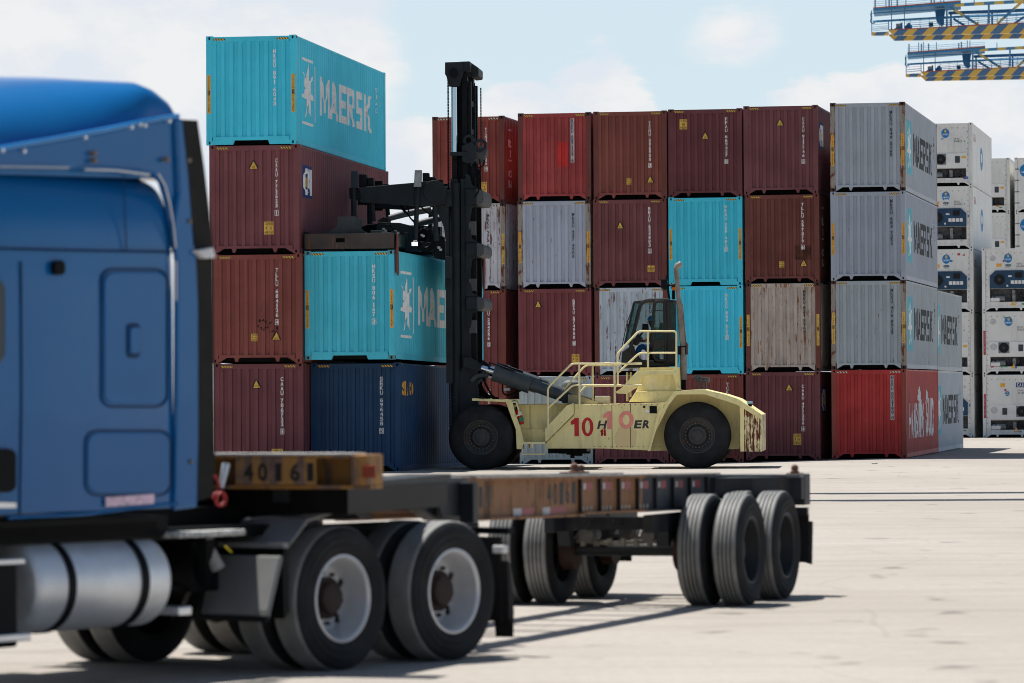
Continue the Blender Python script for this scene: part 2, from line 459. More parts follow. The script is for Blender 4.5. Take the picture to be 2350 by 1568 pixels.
def m_end(sgn=1):
    g = MB(); z0, z1 = 0.20, H - 0.12; n = len(C_END)
    for z in (z0, z1):
        for p, d in C_END: g.v.append((p, sgn * (YF + d), z))
    g.f = [(i, i + 1, n + i + 1, n + i) for i in range(n - 1)]
    return g
def m_side(sgn=1):
    g = MB(); z0, z1 = 0.158, H - 0.06; n = len(C_SIDE)
    for z in (z0, z1):
        for p, d in C_SIDE: g.v.append((sgn * (XS - d), p, z))
    g.f = [(i, i + 1, n + i + 1, n + i) for i in range(n - 1)]
    return g
def m_posts(sx, sy):
    x0, x1 = sorted((sx * (W2 - 0.159), sx * W2)); y0, y1 = sorted((sy * (L2 - 0.165), sy * (L2 - 0.001)))
    return MB().box(x0, x1, y0, y1, 0.118, H - 0.118)
def m_header(sy):
    y0, y1 = sorted((sy * (L2 - 0.07), sy * (L2 - 0.002)))
    return MB().box(-W2 + .178, W2 - .178, y0, y1, H - 0.155, H - 0.026)
def m_sill(sy, kind):
    y0, y1 = sorted((sy * (L2 - 0.10), sy * (L2 - 0.002)))
    x = W2 - 0.178
    if kind == 'tunnel':
        poly = [(-x, .008), (-.50, .008), (-.455, .13), (.455, .13), (.50, .008), (x, .008), (x, .20), (-x, .20)]
        g = MB().prism([(-x, .008), (-.50, .008), (-.455, .12), (-.455, .215), (-x, .215)], y0, y1)
        g.prism([(x, .008), (.50, .008), (.455, .12), (.455, .215), (x, .215)], y0, y1)
        g.box(-.455, .455, y0 + .001, y1 - .001, .12, .214)
        return g
    h = .145
    poly = [(-x, .03), (-x + .02, .03), (-.83, h), (-.62, h), (-.585, .035), (-.535, .035), (-.49, h), (.49, h), (.535, .035), (.585, .035), (.62, h), (.83, h), (x - .02, .03), (x, .03), (x, .215), (-x, .215)]
    return MB().prism(poly, y0, y1)
def m_rails(sx):
    x0, x1 = sorted((sx * (W2 - 0.055), sx * (W2 - 0.003)))
    return MB().box(x0, x1, -L2 + .18, L2 - .18, 0.02, 0.16), MB().box(x0, x1, -L2 + .18, L2 - .18, H - 0.062, H - 0.016)
def m_floor():
    g = MB().box(-W2 + .06, W2 - .06, -L2 + .11, L2 - .11, 0.15, 0.17)
    for i in range(26): g.box(-W2 + .06, W2 - .06, -L2 + .35 + i * .45, -L2 + .40 + i * .45, .03, .149)
    return g
def m_roof():
    g = MB(); tb = corr(-5.9, 5.9, .209, .091, .013, .02); n = len(tb)
    for x in (-W2 + .055, W2 - .055):
        for p, d in tb: g.v.append((x, p, H - .018 - d))
    g.f = [(i, i + 1, n + i + 1, n + i) for i in range(n - 1)]
    g.box(-W2 + .055, W2 - .055, -L2 + .07, -5.9, H - .05, H - .017); g.box(-W2 + .055, W2 - .055, 5.9, L2 - .07, H - .05, H - .017)
    return g
def m_castings(sx, sy, top):
    x0, x1 = sorted((sx * (W2 - .178), sx * (W2 + .002))); y0, y1 = sorted((sy * (L2 - .162), sy * (L2 + .002)))
    z0, z1 = (H - .118, H) if top else (0, .118)
    g = MB(); f = y0 if sy < 0 else y1; b = y1 if sy < 0 else y0
    # body as four bars round the hole on the end face plus a back block
    cx, cz = (x0 + x1) / 2, (z0 + z1) / 2; hw, hh = .025, .036
    m = f + (b - f) * .35
    a, c = sorted((f, m))
    g.box(x0, cx - hw, a, c, z0, z1); g.box(cx + hw, x1, a, c, z0, z1)
    g.box(cx - hw, cx + hw, a, c, z0, cz - hh); g.box(cx - hw, cx + hw, a, c, cz + hh, z1)
    a, c = sorted((m, b)); g.box(x0, x1, a, c, z0, z1)
    return g
def m_casting_hole(sx, sy, top):
    cx = sx * (W2 - .088); cz = (H - .059) if top else .059
    y = sy * (L2 - .05)
    g = MB(); g.box(cx - .026, cx + .026, min(y, y - sy * .006), max(y, y - sy * .006), cz - .037, cz + .037)
    # oval hole on the long side
    x = sx * (W2 + .0035); cy = sy * (L2 - .085)
    g.box(min(x, x - sx * .002), max(x, x - sx * .002), cy - .038, cy + .038, cz - .022, cz + .022)
    return g
dark = plain('dark_void', (0.004, 0.004, 0.005), 0.9)
black = plain('sticker_black', (0.012, 0.012, 0.013), 0.6)
yel = plain('sticker_amber', (0.80, 0.40, 0.055), 0.5, vary=0.08, nscale=9)
yel2 = plain('sticker_pale_amber', (0.75, 0.47, 0.10), 0.55, vary=0.15, nscale=9)
white = plain('lettering_white', (0.80, 0.80, 0.78), 0.5, vary=0.10, nscale=8)
wgrey = plain('lettering_worn_white', (0.52, 0.51, 0.52), 0.6, vary=0.15, nscale=8)
inkg = plain('lettering_black', (0.045, 0.05, 0.055), 0.6, vary=0.25, nscale=6)
castd = paint('casting_rusty', (0.075, 0.04, 0.035), rust=0.5, seed=3)
COLS = {  # name: (colour, rust, dirt, fade)
 'teal':   ((0.070, 0.62, 0.82), 0.0, 0.04, 0.05), 'teal_old': ((0.078, 0.57, 0.74), 0.06, 0.12, 0.07),
 'maroon': ((0.190, 0.055, 0.055), 0.08, 0.0, 0.12), 'plum': ((0.188, 0.062, 0.068), 0.04, 0.0, 0.12),
 'brick':  ((0.225, 0.063, 0.050), 0.15, 0.05, 0.12), 'brown': ((0.160, 0.050, 0.042), 0.45, 0.05, 0.16),
 'rust':   ((0.270, 0.062, 0.048), 0.25, 0.05, 0.16), 'red': ((0.40, 0.060, 0.060), 0.20, 0.10, 0.18),
 'red2':   ((0.45, 0.040, 0.040), 0.12, 0.03, 0.14), 'navy': ((0.016, 0.062, 0.140), 0.0, 0.02, 0.12),
 'grey':   ((0.405, 0.450, 0.485), 0.12, 0.10, 0.06), 'grey2': ((0.42, 0.475, 0.53), 0.30, 0.10, 0.06),
 'greyr':  ((0.46, 0.52, 0.57), 0.50, 0.20, 0.08), 'greyr2': ((0.46, 0.42, 0.36), 0.55, 0.60, 0.10),
 'greyw':  ((0.55, 0.57, 0.63), 0.52, 0.20, 0.08), 'plum2': ((0.152, 0.047, 0.053), 0.04, 0.0, 0.12),
 'postrust': ((0.33, 0.29, 0.25), 0.62, 0.5, 0.15), 'reefer': ((0.66, 0.66, 0.63), 0.05, 0.22, 0.05)}
_M = {}
def part(parent, name, key, fn, mat, smooth=False):
    k = (key, mat.name)
    if k not in _M: _M[k] = fn().mesh(name, mat, smooth)
    return link(name, _M[k], parent)
haz = stripes('hazard_tape', (0.85, 0.52, 0.07), (0.012, 0.012, 0.012), 0.075, -0.9, 0.5, axis='x')
hazw = stripes('hazard_tape_white', (0.78, 0.70, 0.52), (0.012, 0.012, 0.012), 0.095, -0.9, 0.5, axis='x')
hazs = stripes('hazard_tape_side', (0.85, 0.52, 0.07), (0.012, 0.012, 0.012), 0.075, -0.9, 0.5, axis='y')

def logo_star(cx, cy, r):
    """seven-pointed star"""
    pts = []
    for i in range(14):
        a = math.pi / 2 + math.pi * i / 7; q = r if i % 2 == 0 else r * 0.40
        pts.append((cx + q * math.cos(a), cy + q * math.sin(a)))
    return pts
def side_maersk(c, style):
    fg = white if style == 'white' else inkg
    d = Decal()
    x = -2.95; z = .98; w = 1.06; h = 1.06; t = .27
    def P(*pts): d.poly([(x + a * w, z + b * h) for a, b in pts])
    w = 1.16; P((0, 0), (.20, 0), (.20, 1), (0, 1)); P((.20, 1), (.20, .62), (.42, .10), (.5, .10), (.5, .42)); P((.80, 1), (.5, .42), (.5, .10), (.58, .10), (.80, .62)); P((.80, 0), (1, 0), (1, 1), (.80, 1)); x += 1.28; w = 1.04
    P((0, 0), (.26, 0), (.60, 1), (.38, 1)); P((.40, 1), (.62, 1), (1, 0), (.74, 0)); P((.28, .18), (.72, .18), (.66, .36), (.34, .36)); x += 1.22
    P((0, 0), (.28, 0), (.28, 1), (0, 1)); P((.28, 0), (.9, 0), (.9, .2), (.28, .2)); P((.28, .4), (.82, .4), (.82, .6), (.28, .6)); P((.28, .8), (.9, .8), (.9, 1), (.28, 1)); x += 1.10
    P((0, 0), (.28, 0), (.28, 1), (0, 1)); P((.28, .8), (.75, .8), (.75, 1), (.28, 1)); P((.28, .38), (.75, .38), (.75, .57), (.28, .57)); P((.66, .5), (.95, .5), (.95, .92), (.75, 1), (.66, .8)); P((.42, .38), (.68, .38), (.98, 0), (.68, 0)); x += 1.17
    P((.05, 0), (.95, 0), (.95, .2), (.05, .2)); P((.66, .2), (.95, .2), (.95, .58), (.66, .58)); P((.05, .4), (.66, .4), (.66, .58), (.05, .58)); P((.05, .58), (.32, .58), (.32, .8), (.05, .8)); P((.05, .8), (.93, .8), (.93, 1), (.05, 1)); x += 1.18
    P((0, 0), (.28, 0), (.28, 1), (0, 1)); P((.28, .60), (.68, 1), (1, 1), (.50, .48), (.28, .38)); P((.34, .52), (.56, .60), (1.02, 0), (.70, 0))
    d.build('side_lettering', fg, place_side, c, cuts_side)
    y0, z0, w = -5.42, 0.60, 1.78
    if style == 'white':
        e = Decal().rect(y0 + .12, z0, w - .30, .075).rect(y0 + .12, z0 + w - .075, w - .30, .075).rect(y0 + w - .09, z0 + .13, .10, w - .26)
        e.build('logo_frame', white, place_side, c, cuts_side)
    else:
        e = Decal().rect(y0, z0, w, w); e.build('logo_square', COLM('logo_teal'), place_side, c, cuts_side)
    f = Decal(); p = logo_star(y0 + w / 2, z0 + w / 2, .80)
    f.add(p + [(y0 + w / 2, z0 + w / 2)], [(i, (i + 1) % 14, 14) for i in range(14)])
    f.build('logo_star', white, lambda a, b: (place_side(a, b)[0] + .003, a, b), c, cuts_side)
    g = Decal()
    for k, s_ in enumerate(('S14G', '37')): g.vtext(s_, 4.75 + k * .35, 2.35 - k * .2, .13, .13, .2)
    g.build('size_code', fg, place_side, c, cuts_side)
MATS['logo_teal'] = plain('logo_teal', (0.16, 0.50, 0.58), 0.6)
COLM = lambda n: MATS[n]
def side_cai(c, big=1.0):
    e = Decal().rect(-5.66, 1.52, 1.30, .86); e.build('logo_square', plain('logo_blue', (0.012, 0.035, 0.16), 0.5), place_side, c, cuts_side)
    f = Decal()
    n = 16; outer = [(-5.10 + .38 * math.cos(t), 1.95 + .36 * math.sin(t)) for t in [R(50 + 260 * i / n) for i in range(n + 1)]]
    inner = [(-5.10 + .22 * math.cos(t), 1.95 + .21 * math.sin(t)) for t in [R(50 + 260 * i / n) for i in range(n + 1)]]
    f.add(outer + inner, [(i, i + 1, n + 2 + i, n + 1 + i) for i in range(n)])
    f.ch('A', -4.98, 1.60, .30, .70, .04); f.rect(-4.62, 1.60, .12, .70)
    f.build('logo_letters', white, lambda a, b: (place_side(a, b)[0] + .003, a, b), c, cuts_side)
    g = Decal()
    for i in range(5): g.rect(-5.18 + i * .03, 1.82 - i * .01, .02, .25)
    g.build('logo_mark', yel2, lambda a, b: (place_side(a, b)[0] + .006, a, b), c, cuts_side)
def front_marks(c, code, ink, x=0.62, ztop=2.52, plate=False, box=True, pitch=.125, tri=None, caut=None, posts=False, extra=None, size=(.078, .108)):
    if code:
        n = len(code)
        if plate:
            ln = sum(pitch * .55 if q == ' ' else pitch for q in code)
            Decal().rect(x - .025, ztop - ln - .01, .13, ln + .03).build('code_plate', wgrey, lambda a, b: (a, place_end(a, b)[1] + .002, b), c, cuts_end)
        d = Decal().vtext(code, x, ztop, size[0], size[1], pitch, bold=.03)
        if box and not plate:
            ln = sum(pitch * .55 if q == ' ' else pitch for q in code)
            d.frame(x - .018, ztop - ln + pitch - size[1] - .022, size[0] + .036, size[1] + .044, .014)
        d.build('code_lettering', ink, lambda a, b: (a, place_end(a, b)[1] - .002, b), c, cuts_end)
    if tri:
        a, z = tri
        tb_ = Decal().poly([(a - .115, z - .10), (a + .115, z - .10), (a + .135, z - .07), (a + .02, z + .14), (a - .02, z + .14), (a - .135, z - .07)]).build('warning_triangle', black, place_end, c, cuts_end)
        Decal().poly([(a - .10, z - .083), (a + .10, z - .083), (a, z + .12)]).build('warning_triangle_face', yel2, lambda p, q: (p, place_end(p, q)[1] - .002, q), tb_, cuts_end)
        Decal().text('SUPER', a - .045, z - .03, .015, .022).text('HEAVY', a - .045, z - .062, .015, .022).build('warning_text', black, lambda p, q: (p, place_end(p, q)[1] - .004, q), tb_, cuts_end)
    if caut:
        a, z, w, h = caut[:4]
        mat = caut[5] if len(caut) > 5 else yel2
        cs_ = Decal().rect(a - w / 2, z - h / 2, w, h).build('caution_sticker', mat, place_end, c, cuts_end)
        lines = caut[4] if len(caut) > 4 else ('CAUTION', "9'6", 'HIGH')
        d = Decal()
        for i, s_ in enumerate(lines):
            lh = h / len(lines); cw = min(w * .84 / (len(s_) * 1.2), .05)
            d.text(s_, a - len(s_) * cw * 1.2 / 2 + .004, z + h / 2 - lh * (i + .82), cw, lh * .62, .2, .01)
        d.build('caution_text', black, lambda p, q: (p, place_end(p, q)[1] - .002, q), cs_, cuts_end)
    if posts:
        for sx in (-1, 1):
            px = sx * (W2 - .075)
            ps_ = Decal().rect(px - .045, .84, .09, 1.02).build('post_sticker', yel if posts != 'worn' else yel2, place_flat, c)
            d = Decal(); d.vtext('CAUTION', px - .020, 1.83, .04, .036, .052).vtext('CONTAINER', px - .020, 1.30, .04, .036, .049)
            d.rect(px - .032, 1.32, .064, .135)
            d.build('post_text', black, lambda a, b: (a, -L2 - .006, b), ps_)
            Decal().vtext('HIGH', px - .018, 1.452, .036, .027, .033).build('post_text_inset', yel, lambda a, b: (a, -L2 - .008, b), ps_)
LEVEL_GROUP = 'shipping containers stacked in the yard'
def container(label, colour, corner, yaw, z, tilt=0.0, sill='teeth', postcol=None, casting=None, hz=haz, smooth=True, seed=None, **marks):
    """corner: world (x, y) of the near right bottom corner"""
    c = thing('shipping_container', label, 'container', group=LEVEL_GROUP)
    cy, sy = math.cos(-yaw), math.sin(-yaw)
    ox = corner[0] - (W2 * cy + L2 * sy); oy = corner[1] - (W2 * sy - L2 * cy)
    # the tilt turns about the near end so that end keeps its height
    c.location = (ox, oy, z + math.sin(tilt) * L2); c.rotation_euler = (tilt, 0, -yaw)
    col, rust, dirt, fade = COLS[colour]
    sd = seed if seed is not None else round(random.random() * 20, 2)
    jr = random.Random(sd); jm = jr.uniform(.90, 1.10)
    col = tuple(min(.95, c_ * jm * jr.uniform(.96, 1.04)) for c_ in col)
    mat = paint('paint_%s_%s' % (colour, sd), col, rust, sd, fade, dirt=dirt, rustc=(.22, .105, .05) if colour == 'greyr2' else (.13, .045, .022))
    pm = mat if postcol is None else paint('paint_post_%s' % postcol, COLS[postcol][0], min(1, COLS[postcol][1] + .1), 5, .1, dirt=COLS[postcol][2])
    cm = casting or pm
    part(c, 'end_panel', 'end', m_end, mat)
    part(c, 'rear_panel', 'endb', lambda: m_end(-1), mat)
    for sx in (-1, 1):
        part(c, 'side_panel', 'side%d' % sx, lambda: m_side(sx), mat)
        part(c, 'bottom_rail', 'br%d' % sx, lambda: m_rails(sx)[0], mat)
        part(c, 'top_rail', 'tr%d' % sx, lambda: m_rails(sx)[1], mat)
        for sy_ in (-1, 1):
            part(c, 'corner_post', 'post%d%d' % (sx, sy_), lambda: m_posts(sx, sy_), pm)
            for tp in (0, 1):
                ca_ = part(c, 'corner_casting', 'cast%d%d%d' % (sx, sy_, tp), lambda: m_castings(sx, sy_, tp), cm)
                if sy_ < 0: part(ca_, 'casting_hole', 'hole%d%d%d' % (sx, sy_, tp), lambda: m_casting_hole(sx, sy_, tp), dark)
    for sy_ in (-1, 1):
        part(c, 'end_header', 'head%d' % sy_, lambda: m_header(sy_), mat)
        part(c, 'end_sill', 'sill%d%s' % (sy_, sill), lambda: m_sill(sy_, sill), mat)
    part(c, 'roof', 'roof', m_roof, mat)
    part(c, 'floor', 'floor', m_floor, dark)
    if hz:
        for sx in (-1, 1):
            d = Decal().rect(min(sx * .70, sx * 1.02), H - .118, .32, .052)
            d.build('warning_stripes', hz, place_flat, c)
        Decal().rect(-5.9, H - .052, .10, .034).build('warning_stripes', hazs, lambda a, b: (W2 - .001, a, b), c)
    front_marks(c, **marks)
    return c

TILT = R(-0.5)
YL = R(9.5)
# the stack on the left
t1 = container('teal container on top of the four-high stack beside the blue truck cab', 'teal', (-5.68, 111.75), YL, H * 3, TILT, 'tunnel', code='MRSU 891 6043', ink=white, box=False, posts=True, x=.60)
side_maersk(t1, 'white')
t2 = container('purple-brown container right under the topmost teal one on the left stack', 'plum', (-5.61, 111.75), YL, H * 2, TILT, code='CAAU 772623 1', ink=white, tri=(-.02, 2.34), caut=(.38, .68, .26, .34), x=.56, ztop=2.52)
side_cai(t2)
container('maroon container with a scuffed repair patch, third from the top in the left stack', 'brick', (-5.56, 111.8), YL, H, TILT, code='TLLU 684126 4', ink=white, tri=(.52, .70), caut=(-.08, .68, .17, .20, ('CAUTIO', '9-6', 'HIGH')), x=.50)
container('dark maroon container at the bottom of the left stack, behind the yellow chassis bolster', 'plum2', (-5.54, 112.0), YL, 0.0, TILT, code='CAAU 706722 1', ink=white, tri=(-.06, 2.32), caut=(.50, .42, .30, .40), x=.60)
nv = container('navy blue container on the ground beneath the lifted teal container', 'navy', (-2.98, 112.5), YL, 0.0, TILT, code='SEKU 696458 5', ink=white, tri=(.17, .42), x=.66)
d = Decal()
for i, ch in enumerate('SEACO'): d.ch(ch, -5.72 + i * .30, 2.02, .25, .38, .05)
d.build('side_lettering', yel, place_side, nv, cuts_side)
HYAW = R(10.7)
HELD = container('teal container gripped by the container handler, above the navy blue one', 'teal_old', (-3.10, 111.6), HYAW, 2.965, TILT, 'tunnel', postcol='teal_old', casting=paint('casting_teal_rust', (0.10, 0.30, 0.34), 0.45, 8), code='MRSU 806 167 3', ink=white, posts=True, x=.62)
side_maersk(HELD, 'white')

# the long row behind the handler
YR = R(10.6)
def colm(x, y, z, specs):
    out = []
    for k, s_ in enumerate(specs):
        lv = len(specs) - 1 - k
        j = random.uniform(-.025, .025)
        side = s_.pop('side', None)
        out.append(container(corner=(x + j * (lv > 0), y + random.uniform(-.03, .03)), yaw=YR, z=z + lv * H, tilt=R(.12), **s_))
        if side: side(out[-1])
    return out
def hamb(c):
    d = Decal(); t = 'HAMBURG'
    for i, ch in enumerate(t): d.ch(ch, -5.0 + i * .80, .62, .60, 1.15, .03)
    d.text('S', 1.2, .62, .7, 1.6, 0, .03).text('UD', 2.2, .62, .9, 1.3, .3, .03)
    d.build('side_lettering', white, place_side, c, cuts_side)
    f = Decal().poly([(-2.0, 1.9), (-1.4, 2.35), (-1.1, 2.3), (-.7, 1.9), (.3, 1.2), (-.3, 1.25), (-1.3, 1.8)])
    f.build('side_emblem', white, lambda a, b: (place_side(a, b)[0] + .003, a, b), c, cuts_side)
def tri_side(c):
    d = Decal()
    for i, ch in enumerate('TRITON'): d.ch(ch, -5.6 + i * .5, 2.45 - i * .32, .40, .28, .03)
    d.build('side_lettering', white, place_side, c, cuts_side)
def text_side(c):
    d = Decal().vtext('TRITON', -5.2, 2.5, .5, .27, .34, bold=.03)
    d.build('side_lettering', wgrey, place_side, c, cuts_side)
def tex(c):
    Decal().text('tex', -.62, .90, .34, .42, .3, .03).build('front_lettering', white, place_end, c, cuts_end)
row = 'in the long row'
colm(-.20, 140.6, -.26, [
 dict(label='brownish red container at the top left end of the long row, behind the mast top', colour='rust', postcol='brown', casting=castd, hz=hazw, code='TCNU812625 9', ink=white, x=.56, ztop=2.5, caut=(.47, .50, .30, .40, ('CAUTION', "9'6", 'HIGH', 'CONTAINER')), side=text_side),
 dict(label='rust-streaked whitish container behind the mast, second from the top', colour='greyw', postcol='postrust', casting=castd, hz=hazw, code='MRKU 275 5170', ink=inkg, box=False, x=.60, posts='worn'),
 dict(label='maroon container behind the mast numbered FFAU 234556 0', colour='maroon', postcol='brick', code='FFAU 234556 0', ink=white, x=.60),
 dict(label='maroon container on the ground behind the tilt cylinder hoses of the handler', colour='brick', code='UETU 275', ink=white, x=.60, ztop=2.48)])
colm(2.63, 139.1, -.26, [
 dict(label='bright red container with a brighter red repaired patch on top of the long row', colour='red', postcol='brown', casting=castd, code='SUDU 687159 6', ink=inkg, plate=True, x=.56, ztop=2.68, pitch=.118),
 dict(label='pale grey container beneath the bright red one', colour='grey2', postcol='postrust', casting=castd, code='MRSU 427 4900', ink=inkg, box=False, posts=True, x=.60, ztop=2.48),
 dict(label='maroon container with the yellow caution sticker right above the handler railing', colour='maroon', code='BEAU 574950 8', ink=white, tri=(-.56, 2.36), caut=(.68, .55, .26, .34), x=.60, ztop=2.52),
 dict(label='light grey container on the ground seen through the railing of the handler', colour='grey', code='', ink=inkg)])
colm(5.11, 138.65, -.25, [
 dict(label='reddish brown container on top, between the bright red and the plain maroon one', colour='brick', postcol='brown', code='TCNU 296900 3', ink=white, tri=(.66, .62), caut=(-.05, .58, .16, .20, ('CAUTION', 'HIGH', 'CONTAINER')), x=.62, ztop=2.54),
 dict(label='dark plum container with a torn yellow sticker near its lower right corner', colour='plum', postcol='brown', code='BEAU 634803 2', ink=white, tri=(-.32, 2.02), caut=(.70, .60, .24, .20, ('HIGH',)), x=.62, ztop=2.62),
 dict(label='light grey container with rust runs directly behind the driver cab', colour='greyr', postcol='brown', casting=castd, code='MSKU 5', ink=inkg, box=False, x=.60),
 dict(label='maroon container on the ground with large white letters', colour='plum', code='', ink=white, side=tex)])
colm(7.55, 138.2, -.22, [
 dict(label='dark maroon container on top of the two teal ones, sticker at its upper left', colour='plum2', code='FFAU 669427 8', ink=white, tri=(0, 2.0), caut=(-.72, 2.40, .26, .33, ('CAUTION', "96", 'HIGH')), x=.66, ztop=2.60),
 dict(label='teal container directly above another teal one, right of the exhaust stack tip', colour='teal', code='MRSU 909 4820', ink=white, posts=True, sill='tunnel', x=.64, ztop=2.62),
 dict(label='teal container beside the exhaust stack, under the other teal one', colour='teal', code='MRSU 834 8220', ink=white, posts=True, sill='tunnel', x=.64, ztop=2.62),
 dict(label='maroon container on the ground behind the rear wheel of the handler', colour='brick', code='TCKU 7', ink=white, x=.66, ztop=2.60)])
colm(10.03, 137.75, -.16, [
 dict(label='dark plum container on top, next to the tall grey corner stack', colour='plum', code='CAAU 917746 5', ink=white, tri=(-.02, 2.33), x=.70, ztop=2.50, side=side_cai),
 dict(label='brown container with a dark welded repair patch, second from the top', colour='brown', postcol='brown', code='TLLU 597379 6', ink=white, tri=(.70, .62), caut=(-.02, .60, .16, .20, ('CAUTION', 'HIGH', 'CONTAINER')), x=.64, ztop=2.60, side=text_side),
 dict(label='very rusty off-white container left of the rust-spotted grey corner container', colour='greyr2', postcol='brown', casting=castd, code='MRKU 821 5964', ink=inkg, box=False, posts='worn', x=.66, ztop=2.66, pitch=.118),
 dict(label='dark plum container on the ground beside the rusty yellow counterweight', colour='plum2', code='CAAU 477206 4', ink=white, tri=(.20, 2.36), caut=(.46, .68, .26, .36), x=.62, ztop=2.46, side=side_cai)])
M_ = lambda c: side_maersk(c, 'black')
colm(12.79, 137.2, -.11, [
 dict(label='clean grey container on top of the corner stack at the right end', colour='grey', postcol='postrust', casting=castd, code='MRSU 549 0165', ink=inkg, box=False, posts=True, x=.72, ztop=2.62, side=M_),
 dict(label='grey container with pale scuff marks, second from the top of the corner stack', colour='grey', code='MRSU 683 9354', ink=inkg, box=False, posts=True, x=.72, ztop=2.62, side=M_),
 dict(label='grey container spotted with rust, standing on the red one at the corner', colour='grey2', postcol='postrust', casting=castd, code='MRSU 416 0929', ink=inkg, box=False, posts='worn', x=.72, ztop=2.62, side=M_),
 dict(label='bright red container on the ground at the right-hand corner of the row', colour='red2', postcol='rust', hz=hazw, code='HASU 502198 0', ink=inkg, plate=True, x=.72, ztop=2.68, pitch=.118, side=hamb)])
bx, by = 12.79 + math.sin(YR) * 12.25, 137.2 + math.cos(YR) * 12.25
colm(bx - .10, by, -.11, [
 dict(label='upper grey container of the two behind the right-hand corner stack', colour='grey', code='', ink=inkg, side=M_),
 dict(label='lower grey container of the two behind the right-hand corner stack', colour='grey', code='', ink=inkg, side=M_)])

# repairs and scuffs painted on single containers
def patch(c, a, z, w, h, mat, name='repair_patch'):
    Decal().rect(a - w / 2, z - h / 2, w, h).build(name, mat, lambda p, q: (p, place_end(p, q)[1] + .0015, q), c, cuts_end)
def by_label(s_): return [o for o in COL.objects if o.parent is None and s_ in str(o.get('label', ''))][0]
patch(by_label('bright red container with a brighter'), .26, 1.52, .37, .82, plain('fresh_red_paint', (0.55, 0.035, 0.03), 0.5))
patch(by_label('dark welded repair'), .68, .98, .54, .46, plain('brown_primer', (0.085, 0.03, 0.02), 0.8, vary=.4, nscale=5))
patch(by_label('on top, between the bright red'), -.4, .24, .55, .07, plain('fresh_red_paint2', (0.28, 0.05, 0.05), 0.6))
sc_ = by_label('scuffed repair patch')
sm = plain('scuff_black', (0.03, 0.02, 0.02), 0.8, vary=.5, nscale=14)
dcl = Decal()
for k, (a, z) in enumerate(((.16, 1.02), (.40, .96))):
    for i in range(18):
        q = random.uniform(0, 6.28); rr = random.uniform(.10, .15)
        x0, z0 = a + rr * math.cos(q), z + rr * math.sin(q)
        s_ = random.uniform(.012, .03)
        dcl.poly([(x0 - s_, z0 - s_ * .5), (x0 + s_ * .6, z0 - s_), (x0 + s_, z0 + s_ * .7), (x0 - s_ * .4, z0 + s_)])
dcl.build('scuff_mark', sm, lambda p, q: (p, place_end(p, q)[1] - .001, q), sc_, cuts_end)

